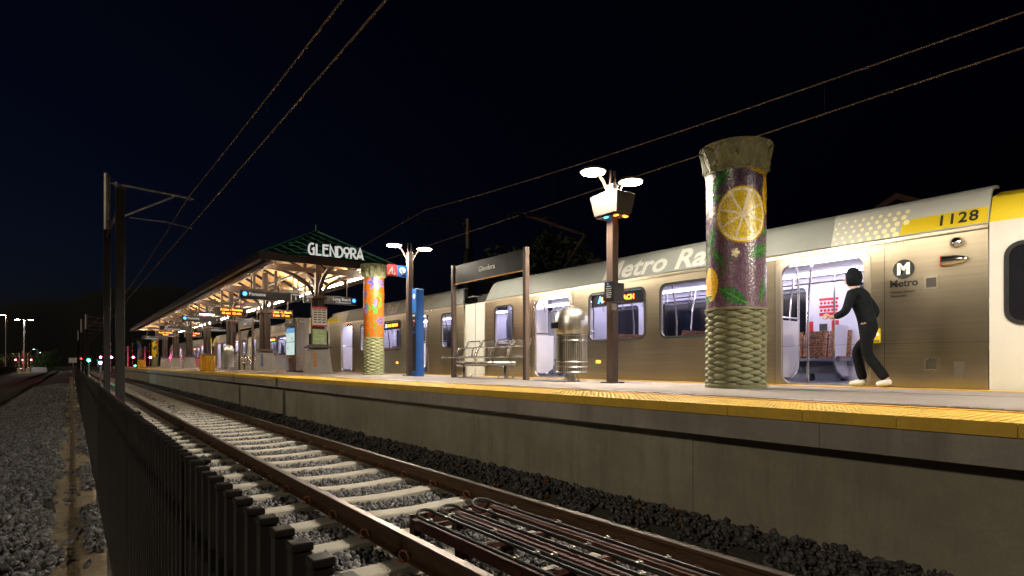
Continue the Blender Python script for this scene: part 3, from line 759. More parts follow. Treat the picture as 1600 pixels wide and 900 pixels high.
# ================================================================== lamp posts
def disc_lamp(mb_body, mb_lens, x, z):
    mb_body.lathe([(.06, .05), (.17, .035), (.205, .0), (.205, -.014), (.19, -.016)], 28, (x, 0, z))
    mb_lens.lathe([(.0, -.0165), (.180, -.0165), (.172, -.030), (.12, -.040), (.0, -.044)], 28, (x, 0, z), cap=False)
def lamp_post(y, label, x=PC, group='twin-headed lamp posts along the platform'):
    t = thing('lamp_post', label, 'lamp post', (x, y, PZ-.004), group)
    MB().box(-.065, .065, -.065, .065, .0, 3.12).build('post', 'brownlt', t, bevel=.006)
    MB().box(-.13, .13, -.13, .13, .0, .02).build('base_plate', 'brown', t)
    a = MB()
    for s in (-1, 1):
        a.tube([(s*.05, 0, 2.88), (s*.10, 0, 2.98), (s*.20, 0, 3.14), (s*.32, 0, 3.23)], .024, 8)
        a.box(s*.045-.012, s*.045+.012, -.02, .02, 3.1205, 3.34)
    a.build('arm', 'brownlt', t, smooth=True)
    for s in (-1, 1):
        b, l = MB(), MB(); disc_lamp(b, l, s*.42, 3.25); h = b.build('lamp_head', 'brownlt', t, smooth=True); l.build('lens', 'lamp', h, smooth=True)
        ld = bpy.data.lights.new('lamp_light', 'SPOT'); ld.energy = 500; ld.color = (1., .88, .70); ld.spot_size = R(172); ld.spot_blend = .25; ld.shadow_soft_size = .15
        lo = bpy.data.objects.new('lamp_light', ld); COL.objects.link(lo); lo.parent = h; lo.location = (s*.42, 0, 3.25-.08)
    return t
lp1 = lamp_post(6.58, 'bright twin lamp post with a display box and notice plate, beside the bin')
lp2 = lamp_post(13.56, 'bright twin lamp post carrying a red and blue blade sign, beside the blue help point')
lp3 = lamp_post(-.40, 'twin lamp post at the near platform end by the train cab')
M['casing'] = pbr('casing_grey', (.05, .045, .04), .5, 0, .1, 3)
db = thing('display_box', 'pale tapered display box hung round the lamp post beside the bin', 'display box', (PC, 6.58, 3.62))
d = MB(); a0, b0, a1, b1 = .16, .245, .205, .295
d.frust(0, 0, .02, .33, a0, b0, a1, b1); d.frust(0, 0, .3305, .40, a1, b1, .10, .12); d.build('casing', 'casing', db, bevel=.006)
MB().box(-a0+.02, a0-.02, -b0+.02, b0-.02, -.012, .0195).build('underside', 'brown', db)
MB().box(-.135, -.10, -.01, .05, -.03, -.0125).build('indicator', 'ledblue', db); MB().box(-.10, -.07, -.20, -.12, -.028, -.0125).box(.07, .12, -.22, -.16, -.028, -.0125).box(.02, .05, -.23, -.19, -.028, -.0125).build('indicator', 'ledor', db)
npl = thing('notice_plate', 'small black notice plate with white print on the lamp post by the bin', 'notice', (PC, 6.58, 2.42))
MB().box(-.15, -.135, -.17, .03, -.15, .16).build('plate', 'sign', npl)
MB().box(-.08, .14, -.115, -.1, -.14, .15).build('plate', 'sign', npl)
MB().box(-.09, .0, -.09, -.066, -.27, -.17).build('call_box', 'galv', npl)
join_texts([(s_, .022, (-.152, -.07, .09-.033*i), WEST, {}) for i, s_ in enumerate(['Platform 1', 'Do not cross', 'the tracks', 'Use crossing', 'Call for help', 'Thank you'])], 'textw', npl)
text('A', .035, 'bluelt', npl, (-.152, -.05, .13), WEST, name='badge')

bl = thing('blade_sign', 'red and blue blade sign with warning triangle on the far lamp post', 'sign', (PC, 13.56, 3.62))
MB().box(-.62, -.345, -.02, .02, -.14, .14).build('red_panel', 'red', bl); MB().box(-.345, -.07, -.0195, .0195, -.14, .14).build('blue_panel', 'blue', bl)
sy = MB(); sy.tube([(-.575, -.0225, -.09), (-.39, -.0225, -.09), (-.4825, -.0225, .085)], .010, 6, closed=True); sy.box(-.490, -.475, -.026, -.0205, -.035, .035); sy.box(-.490, -.475, -.026, -.0205, -.065, -.05)
sy.build('warning_symbol', 'textw', bl)
ph = MB(); ph.lathe([(.085, -.003), (.085, .003)], 20, (0, 0, 0)); ph.v = [(x-.205, -.022+z*.5, y+.015) for x, y, z in ph.v]
ph.add([(-.23, -.021, -.06), (-.17, -.021, -.06), (-.235, -.021, -.11), (-.23, -.024, -.06), (-.17, -.024, -.06), (-.235, -.024, -.11)], [(0, 1, 2), (5, 4, 3), (0, 3, 4, 1), (1, 4, 5, 2), (2, 5, 3, 0)])
ph.build('phone_symbol', 'textw', bl)
MB().tube([(-.24, -.026, .05), (-.23, -.026, .0), (-.19, -.026, -.025)], .013, 6).build('handset', 'blue', bl)

hp = thing('help_point', 'tall blue emergency phone pylon beside the far lamp post', 'help point', (PC-.03, 13.05, PZ-.004))
MB().box(-.105, .105, -.11, .11, 0, 2.13).build('casing', 'blue', hp, bevel=.008)
MB().box(-.111, -.1055, -.09, .09, .14, 1.05).build('lower_panel', 'black', hp); MB().box(-.113, -.1055, -.09, .09, 1.10, 1.55).build('control_panel', 'sign', hp)
pp = MB().lathe([(.06, -.002), (.06, .002)], 18); pp.v = [(-.108+z, x, y+1.95) for x, y, z in pp.v]; pp.build('phone_symbol', 'textw', hp)
join_texts([('HELP', .06, (-.1155, 0, 1.48), WEST, {}), ('Push', .05, (-.1155, 0, 1.36), WEST, {}), ('i', .09, (-.1155, .0, 1.24), WEST, {})], 'textw', hp)
MB().box(-.117, -.1135, -.075, -.0, 1.30, 1.36).build('button', 'red', hp)

# ================================================================== station name signs
def name_sign(y0, y1, label):
    t = thing('station_sign', label, 'sign', (PC, (y0+y1)/2, PZ-.004), 'station name signs on two posts'); h = (y1-y0)/2
    for s in (-1, 1): MB().box(-.045, .045, s*h-.045, s*h+.045, 0, 2.49).build('post', 'brownlt', t, bevel=.005)
    pn = MB().box(-.03, .03, -h+.0455, h-.0455, 2.07, 2.46).build('panel', 'sign', t)
    MB().box(-.033, .033, -h+.046, h-.046, 2.055, 2.0695).build('edge_trim', 'tactplain', pn)
    text('Glendora', .155, 'textw', pn, (-.0335, -.04, 2.265), WEST, bold=.001)
    return t
name_sign(8.79, 11.41, 'large dark Glendora name sign on two posts behind the front bench')
name_sign(29.7, 32.5, 'distant dark Glendora name sign on two posts under the canopy')

# ================================================================== benches
def bench(y, label, n=4):
    t = thing('bench', label, 'bench', (PC+.10, y, PZ), 'steel benches on the platform'); W = .60; h = n*W/2
    MB().tube([(.05, -h+.05, .30), (.05, h-.05, .30)], .052, 14).build('beam', 'chrome', t, smooth=True)
    for s in (-1, 1):
        l = MB(); l.tube([(.05, s*(h-.42), .0), (.05, s*(h-.42), .285)], .05, 12); l.box(-.17, .27, s*(h-.42)-.06, s*(h-.42)+.06, 0, .016)
        for dx in (-.13, .23): l.lathe([(.018, 0), (.018, .045), (.006, .055)], 8, (dx, s*(h-.42), .016))
        l.build('leg', 'chrome', t, smooth=True)
    for k in range(n):
        a, b = -h+k*W+.035, -h+(k+1)*W-.035
        f = MB(); r = .07
        bk = [(.20, a, .44), (.27, a, .60), (.36, a, .78-r), (.375, a, .775), (.38, a+r*.4, .80), (.38, a+r, .805), (.38, b-r, .805), (.38, b-r*.4, .80), (.375, b, .775), (.36, b, .78-r), (.27, b, .60), (.20, b, .44)]
        f.tube(bk, .016, 8); bkf = f.build('backrest', 'chrome', t, smooth=True)
        g = MB()
        for j in range(1, 12):
            q = j/12; x0, z0 = .205+.16*q, .45+.34*q; g.tube([(x0, a, z0), (x0, b, z0)], .0028, 5)
        g.build('back_mesh', 'chrome', bkf)
        se = MB(); se.tube([(-.30, a, .445), (.18, a, .44), (.2, a+.02, .44), (.2, b-.02, .44), (.18, b, .44), (-.30, b, .445), (-.33, b-.03, .44), (-.33, a+.03, .44)], .015, 8, closed=True)
        for j in range(1, 22): se.tube([(-.33+.53*j/22, a, .445), (-.33+.53*j/22, b, .445)], .004, 5)
        se.build('seat', 'chrome', t, smooth=True)
        MB().bar((.05, (a+b)/2, .34), (-.0, (a+b)/2, .43), .05, .03, up=(0, 1, 0)).build('bracket', 'chrome', t)
    for k in range(n+1):
        yy = -h+k*W
        if k in (n,): continue
        MB().tube([(-.26, yy, .44), (-.24, yy, .58), (-.21, yy, .63), (-.16, yy, .645), (.12, yy, .645), (.22, yy, .66), (.28, yy, .64)], .015, 8).build('armrest', 'chrome', t, smooth=True)
    return t
b1 = bench(10.42, 'polished steel bench of four seats under the large name sign')
b2 = copy_tree(b1); b2.location.y = 31.2; b2['label'] = 'distant steel bench under the canopy beside the far steel bin'

# ================================================================== bins
def litter_bin(y, label):
    t = thing('litter_bin', label, 'bin', (PC, y, PZ), 'domed steel litter bins')
    MB().lathe([(.075, .0), (.075, .13)], 14).lathe([(.16, 0), (.16, .014)], 14).build('foot', 'bin', t, smooth=True)
    ft = MB()
    for k in range(4): ft.lathe([(.014, .014), (.014, .05), (.004, .06)], 8, (.12*math.cos(k*PI/2+.4), .12*math.sin(k*PI/2+.4), 0))
    ft.build('bolt', 'bin', t)
    MB().lathe([(.20, .135), (.235, .14), (.235, .84), (.0, .845)], 28).build('liner', 'kiosk', t, smooth=True)
    b = MB()
    for k in range(44):
        a = 2*PI*k/44; b.box(-.001, .004, -.012, .012, .145, .80); m = len(b.v)-8
        for i in range(m, m+8):
            x, yy, z = b.v[i]; x += .262; b.v[i] = (x*math.cos(a)-yy*math.sin(a), x*math.sin(a)+yy*math.cos(a), z)
    b.build('slat', 'bin', t)
    hp_ = MB()
    for z in (.15, .235, .32, .68, .77): hp_.lathe([(.270, z), (.274, z+.004), (.274, z+.016), (.270, z+.02), (.258, z+.02), (.258, z)], 32, cap=False)
    hp_.build('hoop', 'bin', t, smooth=True)
    MB().lathe([(.275, .80), (.282, .81), (.282, 1.03), (.277, 1.045), (.262, 1.05)], 32, cap=False).build('collar', 'bin', t, smooth=True)
    MB().lathe([(.284, 1.045), (.275, 1.10), (.245, 1.165), (.19, 1.22), (.11, 1.255), (.05, 1.262), (.045, 1.29), (.0, 1.295)], 32, cap=False).build('dome', 'bin', t, smooth=True)
    o = MB(); o.box(-.287, -.2825, .02, .20, .90, 1.0); o.build('opening', 'black', t)
    return t
n1 = litter_bin(7.53, 'front domed stainless litter bin between the name sign and lamp post')
n2 = copy_tree(n1); n2.location = (PC-.35, 33.3, PZ); n2['label'] = 'far domed stainless litter bin under the canopy beside the distant bench'

# ================================================================== signs hung under the canopy
def hang_sign(y, ztop, x0, x1, label, parts, lines, mat='sign', group='dark hanging direction signs', th=.10, h=.31, badge=None):
    t = thing('hanging_sign', label, 'sign', ((x0+x1)/2, y, ztop), group); c = (x0+x1)/2
    MB().box(x0-c, x1-c, -th/2, th/2, -h, 0).build('panel', mat, t, bevel=.004)
    for q in (.22, .78): MB().box((x0-c)*(1-2*q)-.02, (x0-c)*(1-2*q)+.02, -.02, .02, .0005, 4.5-ztop).build('hanger', 'brown', t)
    if lines: join_texts([(s, sz, (xx-c, -th/2-.0035, zz), SOUTH, kw) for s, sz, xx, zz, kw in lines], 'letterw', t)
    if badge:
        bx, bz, br = badge; mb = MB().lathe([(br, -.002), (br, .002)], 20); mb.v = [(x+bx-c, -th/2-.003+z, y_+bz) for x, y_, z in mb.v]
        bd = mb.build('badge', 'bluelt', t); text('A', br*1.5, 'textw', bd, (bx-c, -th/2-.007, bz), SOUTH, bold=.001)
    return t
LFT = dict(align='LEFT', bold=.0015); CTR = dict(align='CENTER', bold=.0015); RGT = dict(align='RIGHT', bold=.0015)
hang_sign(22.3, 3.90, 4.71, 6.43, 'dark hanging sign reading Pomona with blue A badge, nearest of its kind', 0, [('Pomona', .17, 4.99, -.13, LFT)], badge=(4.86, -.13, .075))
hang_sign(22.3, 3.90, 6.45, 6.76, 'small dark hanging sign reading Platform 1', 0, [('Platform', .062, 6.605, -.055, CTR), ('1', .20, 6.605, -.19, CTR)])
hang_sign(22.3, 3.90, 6.89, 7.18, 'small dark hanging sign reading Platform 2', 0, [('Platform', .062, 7.035, -.055, CTR), ('2', .20, 7.035, -.19, CTR)])
hang_sign(22.3, 3.90, 7.2, 8.94, 'dark hanging sign reading Long Beach via Downtown LA', 0, [('Long Beach', .155, 8.70, -.115, RGT), ('via Downtown LA', .082, 8.70, -.235, RGT)], badge=(8.82, -.13, .07))
hang_sign(36., 3.90, 4.71, 6.55, 'dark hanging Pomona sign farther along, below a cyan light tube', 0, [('Pomona', .17, 4.99, -.13, LFT), ('1', .19, 6.42, -.18, CTR)], badge=(4.86, -.13, .075))
hang_sign(36., 3.90, 7.15, 8.9, 'far dark hanging Long Beach sign right of the cyan tube', 0, [('Long Beach', .155, 8.70, -.115, RGT)])
hang_sign(46., 3.90, 4.71, 6.7, 'far dark exit sign pointing to Ada Av and Vermont Av', 0, [('Exit', .12, 5.02, -.09, LFT), ('Ada Av/Vermont Av', .115, 5.0, -.225, LFT)])
hang_sign(46., 3.90, 6.95, 8.9, 'far dark sign ending in Vermont Av over the train side', 0, [('Ada Av/Vermont Av', .115, 8.75, -.2, RGT)])
hang_sign(61., 3.80, 4.9, 6.8, 'most distant dark exit sign under the canopy end', 0, [('Exit', .12, 5.3, -.09, LFT), ('Ada Av/Vermont Av', .115, 5.2, -.225, LFT)])
tb = thing('light_tube', 'cyan light tube glowing above the second Pomona sign', 'light tube', (5.95, 35.5, 3.97))
MB().box(-.47, .47, -.03, .03, -.02, .06).build('housing', 'galv', tb); MB().tube([(-.45, -.032, .0), (.45, -.032, .0)], .022, 8).build('tube', 'ledcyan', tb)
MB().box(-.012, .012, -.012, .012, .0605, .5).build('hanger', 'brown', tb)
def led_board(y, x0, x1, label, l1, l2):
    t = thing('departure_board', label, 'departure board', ((x0+x1)/2, y, 3.88), 'amber departure boards'); h = (x1-x0)/2
    MB().box(-h, h, -.12, .12, -.42, 0).build('casing', 'brownlt', t, bevel=.01); MB().box(-h+.06, h-.06, -.124, -.1205, -.37, -.05).build('screen', 'sign', t)
    join_texts([(l1, .135, (0, -.127, -.125), SOUTH, CTR), (l2, .135, (0, -.127, -.285), SOUTH, CTR)], 'ledor', t)
    for s in (-.6, .6): MB().box(s*h-.02, s*h+.02, -.02, .02, .0005, .62).build('hanger', 'brown', t)
led_board(29.2, 5.13, 6.45, 'amber departure board left of the column, nearer pair', 'A Line - Pomona', '10 min  22 min'); led_board(29.2, 7.42, 8.5, 'amber departure board right of the column, nearer pair', 'A Line - L. Beach', '5 min  17 min')
led_board(53.4, 5.2, 6.55, 'small distant amber departure board on the left, farther pair', 'A Line - Pomona', '10 min'); led_board(53.4, 7.2, 8.4, 'small distant amber departure board on the right, farther pair', 'A Line - L. Beach', '5 min')

# kiosk with lit map
kx = 6.62
kk = thing('ticket_kiosk', 'tall stainless kiosk with a lit map panel behind the first canopy column', 'kiosk', (kx+.24, 22.95, PZ))
MB().box(-.24, .24, -.65, .65, .06, 1.74).build('cabinet', 'kiosk', kk, bevel=.006); MB().box(-.25, .25, -.66, .66, 1.742, 2.0).build('header', 'kiosk', kk, bevel=.006); MB().box(-.22, .22, -.62, .62, 0, .0595).build('plinth', 'black', kk)
mpn = MB().box(-.252, -.2405, -.57, .57, .60, 1.68).build('map_frame', 'black', kk)
MB().box(-.256, -.2525, -.53, .53, 1.48, 1.64).build('header_panel', 'mapblue', mpn); MB().box(-.256, -.2525, -.53, .53, 1.14, 1.47).box(-.256, -.2525, -.53, .53, .64, 1.12).build('map_panel', 'map', mpn)
gl_ = MB(); rr_ = random.Random(3)
for k in range(26): 
    yy, zz = rr_.uniform(-.5, .45), rr_.uniform(.68, 1.42); gl_.box(-.2585, -.2565, yy, yy+rr_.choice((.004, .05, .12)), zz, zz+rr_.choice((.004, .01, .05)))
gl_.build('map_linework', 'greenrib', mpn)
MB().box(-.245, -.2405, -.60, .60, .545, .57).box(-.2405, .2405, -.655, -.6505, .52, .545).build('trim_line', 'tactplain', kk)
join_texts([('Metro', .085, (0, -.6625, 1.87), SOUTH, {}), ('Metro', .085, (-.2525, 0, 1.87), WEST, {})], 'textw', kk)
# posters on first column
po = thing('poster', 'red and white notice poster on the first canopy column', 'poster', (PC-.03, 20.24, 3.02))
MB().box(-.25, .25, -.03, -.012, -.42, .25).build('board', 'white', po); MB().box(-.252, .252, -.034, -.0305, .17, .252).box(-.252, .252, -.034, -.0305, -.425, -.38).build('band', 'red', po)
gl_ = MB()
for r in range(6):
    for c in range(3): gl_.box(-.21+c*.15, -.10+c*.15, -.033, -.0305, .115-r*.083, .145-r*.083)
gl_.build('print', 'black', po)
join_texts([('!', .07, (-.2, -.0365, .21), SOUTH, {}), ('Safety notice', .05, (.03, -.0365, .21), SOUTH, {})], 'textw', po)
p2_ = thing('poster', 'green map poster below the red notice on the first canopy column', 'poster', (PC-.03, 20.24, 2.24))
M['mapgreen'] = pbr('map_paper', (.36, .50, .22), .5, 0, .25, 14); MB().box(-.24, .24, -.03, -.012, -.26, .26).build('board', 'mapgreen', p2_)
gl_ = MB()
for k in range(14):
    a, b = rr_.uniform(-.2, .1), rr_.uniform(-.2, .2); gl_.box(a, a+rr_.uniform(.05, .12), -.0335, -.0305, b, b+.008)
gl_.build('print', 'textw', p2_)

# yellow ribbed barriers at the platform edge
def barrier(y, label, w=.62):
    t = thing('edge_barrier', label, 'barrier', (4.98, y, .992), 'yellow ribbed barriers at the platform edge')
    for k in range(8): MB().lathe([(.032, 0), (.032, .685), (.02, .70)], 8, (-w/2+w*(k+.5)/8, 0, 0)).build('rib', 'yellowpost', t, smooth=True)
    MB().box(-w/2, w/2, .012, .03, .02, .69).build('backing', 'yellowpost', t); MB().box(-w/2-.02, w/2+.02, -.06, .06, -.004, .012).build('base', 'black', t)
M['yellowpost'] = pbr('barrier_yellow', (.72, .42, .01), .5, 0, .12, 5)
barrier(30.0, 'wide yellow ribbed barrier standing on the platform edge'); barrier(62., 'tiny distant yellow ribbed barrier on the platform edge', .6)
# ================================================================== mosaic columns
def mosaic_cyl(name, parent, r, z0, z1, nph, nz, paint, facing):
    """cylinder of small flat tiles, every tile one colour; paint(a, v) gets arc metres from the facing direction and metres above the tile field's foot"""
    me = bpy.data.meshes.new(name); vs = []
    for j in range(nz+1):
        for i in range(nph):
            t = 2*PI*i/nph; rr = r + random.uniform(-.0011, .0011); vs.append((rr*math.cos(t), rr*math.sin(t), z0+(z1-z0)*j/nz))
    fs = [(j*nph+i, j*nph+(i+1) % nph, (j+1)*nph+(i+1) % nph, (j+1)*nph+i) for j in range(nz) for i in range(nph)]
    me.from_pydata(vs, [], fs); at_ = me.attributes.new('tile_colour', 'FLOAT_COLOR', 'FACE'); cols = []
    for j in range(nz):
        for i in range(nph):
            t = 2*PI*(i+.5)/nph - facing; t = (t+PI) % (2*PI) - PI
            c = paint(r*t, (z1-z0)*(j+.5)/nz)       # screen right is counter-clockwise seen from above
            k = random.uniform(.72, 1.25); cols += [c[0]*k, c[1]*k*random.uniform(.95, 1.05), c[2]*k, 1]
    at_.data.foreach_set('color', cols); me.materials.append(M['mosaic']); return link(name, me, parent)
M['mosaic'] = mosaic('glass_mosaic')
def leafd(a, v, x0, y0, x1, y1, w):
    """pointed leaf from (x0,y0) to (x1,y1); returns (inside, on midrib)"""
    dx, dy = x1-x0, y1-y0; l = math.hypot(dx, dy); u = ((a-x0)*dx+(v-y0)*dy)/l; s = ((v-y0)*dx-(a-x0)*dy)/l
    if u < 0 or u > l: return 0
    h = w*math.sin(PI*(u/l)**.8)
    if abs(s) < h: return 2 if abs(s) < .008 else 1
    return 0
def ell(a, v, cx, cy, rx, ry, rot=0.):
    c, s = math.cos(rot), math.sin(rot); x, y = a-cx, v-cy
    return math.hypot((x*c+y*s)/rx, (-x*s+y*c)/ry)
def seg(a, v, pts, w):
    for (x0, y0), (x1, y1) in zip(pts, pts[1:]):
        dx, dy = x1-x0, y1-y0; q = max(0, min(1, ((a-x0)*dx+(v-y0)*dy)/(dx*dx+dy*dy)))
        if math.hypot(a-x0-q*dx, v-y0-q*dy) < w: return True
    return False
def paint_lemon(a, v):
    d = ell(a, v, .085, 1.13, .335, .355)
    if d < 1:
        if d > .94: return (.30, .14, .01)
        if d > .88: return (.75, .62, .10)
        if d > .82: return (.62, .55, .42)
        th = math.atan2(v-1.13, a-.085); k = abs(((th/(PI/4)+.35) % 1)-.5)
        if d < .10 or (k > .5-.050/max(d, .14)): return (.60, .52, .36)
        return (.50, .35, .010) if random.random() < .8 else (.58, .44, .03)
    LV = [(-.42, 1.42, -.02, 1.72, .075), (-.44, 1.33, -.14, 1.40, .05), (-.40, .72, -.27, 1.05, .065), (-.30, .72, -.14, .52, .055), (.16, .62, .52, .78, .08), (.22, .90, .50, .97, .05), (-.20, .24, .16, .02, .085), (.33, .05, .44, .42, .05), (-.52, .5, -.40, .78, .05), (-.6, .05, -.3, .16, .05)]
    for q in LV:
        r_ = leafd(a, v, *q)
        if r_: return (.10, .22, .04) if r_ == 2 else ((.018, .11, .025) if random.random() < .8 else (.04, .16, .04))
    d = ell(a, v, .27, 1.80, .36, .15, -.25)
    if d < 1:
        if d > .9: return (.35, .22, .01)
        return (.10, .06, .01) if (a > .15 and v < 1.80 and random.random() < .45) else (.66, .44, .015)
    if ell(a, v, .47, 1.42, .10, .26) < 1: return (.60, .36, .015)
    d = ell(a, v, -.36, .30, .14, .215)
    if d < 1: return (.62, .25, .02) if d < .5 and random.random() < .6 else (.68, .42, .015)
    d = ell(a, v, -.53, 1.48, .12, .22)
    if d < 1: return (.62, .42, .03)
    for fx, fy in ((.0, .66), (-.33, 1.19), (-.28, 1.60)):
        if math.hypot(a-fx, v-fy) < .055*(.6+.4*abs(math.cos(2.5*math.atan2(v-fy, a-fx)))): return (.62, .56, .36)
    if seg(a, v, [(-.05, .62), (-.16, .45), (-.22, .3), (-.34, .22)], .011) or seg(a, v, [(-.16, .45), (-.3, .72), (-.42, .95)], .011) or seg(a, v, [(-.3, 1.2), (-.36, 1.5), (-.1, 1.75)], .011): return (.05, .09, .03)
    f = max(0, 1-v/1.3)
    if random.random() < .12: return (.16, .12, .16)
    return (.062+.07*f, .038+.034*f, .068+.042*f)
def paint_iris(a, v):
    for cx, cy, rr in ((0.02, 1.53, .23), (.26, 1.50, .12), (.20, .45, .13), (-.24, .85, .10), (-.27, 1.2, .10)):
        x, y = a-cx, v-cy; d = math.hypot(x, y); th = math.atan2(y, x); p = rr*(.25+.75*abs(math.cos(3*th)))
        if d < p: return (.55, .40, .05) if d < rr*.13 else ((.05, .05, .26) if d < p*.6 else (.13, .11, .34))
    for q in ((.03, .82, .06, 1.08, .05), (-.23, .62, -.25, .92, .05)):
        if leafd(a, v, *q): return (.16, .14, .45)
    for q in ((.03, .62, .08, .84, .05), (-.10, .75, .12, .98, .045), (-.12, .72, -.22, 1.0, .045), (.14, .8, .24, 1.1, .03), (.20, 1.05, .05, 1.32, .03)):
        r_ = leafd(a, v, *q)
        if r_: return (.07, .26, .035)
    st = [[(-.02, 0), (.03, .3), (-.02, .6), (.04, .85)], [(.10, 0), (.06, .3), (.2, .42)], [(-.05, .3), (-.2, .62)], [(-.08, .75), (-.02, 1.1), (-.08, 1.35)], [(-.16, 0), (-.10, .35)], [(.24, .0), (.18, .4)], [(.22, .62), (.25, 1.0), (.12, 1.3), (.20, 1.45)]]
    for p in st:
        if seg(a, v, p, .012): return (.05, .17, .03)
    return (.38, .092, .006) if random.random() < .75 else (.42, .13, .012)
def paint_yellow(a, v):
    k = math.sin(a*9+v*2)+math.sin(v*8-a*3)+math.sin(a*5-v*6)
    return (.04, .12, .04) if k > 1.0 else ((.45, .08, .05) if k < -1.7 else (.62, .40, .02))
def paint_blue(a, v):
    d = ell(a, v, .05, .7, .28, .55)
    return (.62, .34, .20) if d < 1 else ((.05, .12, .62) if math.sin(a*7+v*3) > -.5 else (.30, .30, .6))
def woven(parent, r, z0, z1, rows, n, mat):
    """basket weave: lens-shaped strands, every other row shifted half a strand, meeting along wavy seams"""
    mb = MB(); nph = n*16; nz = rows*6; vs = []
    for j in range(nz+1):
        q = j/nz*rows
        for i in range(nph):
            t = 2*PI*i/nph; best = 0.
            for k in range(int(q)-1, int(q)+2):
                h = .5+.5*math.cos(n*t + (k % 2)*PI); h = max(h, .02); d = (q-k-.5)/(h*1.02)
                if abs(d) < 1: best = max(best, math.sqrt(1-d*d)*(.35+.65*h)*min(1, h*3))
            rr = r*(.91+.125*best); vs.append((rr*math.cos(t), rr*math.sin(t), z0+(z1-z0)*j/nz))
    fs = [(j*nph+i, j*nph+(i+1) % nph, (j+1)*nph+(i+1) % nph, (j+1)*nph+i) for j in range(nz) for i in range(nph)]
    fs += [tuple(range(nph))[::-1], tuple(range(nz*nph, (nz+1)*nph))]
    mb.add(vs, fs); mb.lathe([(r*1.03, z0-.012), (r*1.04, z0+.03), (r*.95, z0+.045)], 40)
    return mb.build('woven_base', mat, parent, smooth=True)
def leaf_capital(parent, r, z0, h, flare, mat, n=10):
    mb = MB(); mb.lathe([(r*1.02, z0), (r*1.04, z0+.02), (r*1.0, z0+.045), (r*1.0, z0+h*.45), (r*flare*.88, z0+h*.8), (r*flare*.97, z0+h*.95), (r*flare*.985, z0+h*.975), (r*flare*.96, z0+h*.995), (r*flare*.80, z0+h)], 40)
    for ring, (lean, zb, zt, lift) in enumerate(((.20, .05, .90, .020), (-.18, .10, .95, .040))):
        for k in range(n):
            t0 = 2*PI*(k+.5*ring)/n + .06*math.sin(k*2.7+ring); hw = PI/n*1.05; A, B = 10, 8; vs = []; ln = lean*(1+.3*math.sin(k*1.9))
            for a in range(A+1):
                u = a/A; w = math.sin(PI*min(.985, .03+.955*u))**.8*hw; q = zb+(zt-zb)*u; base = r*(1+(flare*.96-1)*max(0, (q-.3)/.7)**1.3)
                for b in range(B+1):
                    sdd = 2*b/B-1; rib = .010*math.exp(-(sdd*7)**2) + .004*abs(math.sin(u*14+abs(sdd)*4))*(1-abs(sdd))
                    rr = base + lift*(1-.75*sdd*sdd)*(1-.55*u) + rib; t = t0 + sdd*w + ln*(u-.5); vs.append((rr*math.cos(t), rr*math.sin(t), z0+h*q-.010*abs(sdd)))
            m0 = len(vs)
            for (x, y_, z) in list(vs): q = math.hypot(x, y_); vs.append((x*(q-.03)/q, y_*(q-.03)/q, z))
            W = B+1; fs = [(a*W+b, a*W+b+1, (a+1)*W+b+1, (a+1)*W+b) for a in range(A) for b in range(B)]; fs += [tuple(i+m0 for i in f[::-1]) for f in fs]
            for a in range(A): fs += [(a*W, (a+1)*W, (a+1)*W+m0, a*W+m0), (a*W+B, a*W+B+m0, (a+1)*W+B+m0, (a+1)*W+B)]
            mb.add(vs, fs)
        for k in range(3):
            t0 = 2*PI*(k+.3*ring+.22)/3 + 2.6; rr = r*(1.03+.1*ring); mb.sphere((rr*math.cos(t0), rr*math.sin(t0), z0+h*(.3+.25*ring)), .042, 12, 8, 1.15)
    return mb.build('capital', mat, parent, smooth=True)
def art_column(x, y, r, label, paint, nph, nz, mat, h_tile, h_top, flare, rows=13, n=9, facing=None, base=1.02):
    t = thing('mosaic_column', label, 'column', (x, y, PZ-.006), 'mosaic art columns with woven stone bases')
    if facing is None: facing = math.atan2(-y, -x)
    woven(t, r, .012, base, rows, n, mat)
    MB().lathe([(r*.98, base), (r*1.04, base+.004), (r*1.04, base+.03), (r*.985, base+.035)], 40).build('collar', mat, t, smooth=True)
    mosaic_cyl('mosaic_shaft', t, r, base+.03, h_tile, nph, nz, paint, facing)
    leaf_capital(t, r, h_tile-.01, h_top-h_tile, flare, mat)
    MB().lathe([(0, base+.1), (r*.97, base+.1), (r*.97, h_tile), (0, h_tile)], 20, cap=False).build('core', mat, t)
    return t
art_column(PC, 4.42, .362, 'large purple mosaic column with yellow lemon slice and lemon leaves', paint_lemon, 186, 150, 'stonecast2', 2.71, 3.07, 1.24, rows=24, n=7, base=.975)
art_column(PC, 15.77, .285, 'orange mosaic column with blue iris flowers and green stems', paint_iris, 120, 118, 'stonecast', 2.72, 3.10, 1.30, rows=22, n=6)
art_column(PC, 70.5, .30, 'small distant yellow mosaic column with dark green pattern near canopy end', paint_yellow, 48, 40, 'stonecast', 2.7, 3.1, 1.3)
art_column(PC-.2, 84, .30, 'most distant mosaic column in blue and peach', paint_blue, 48, 40, 'stonecast', 2.7, 3.1, 1.3)

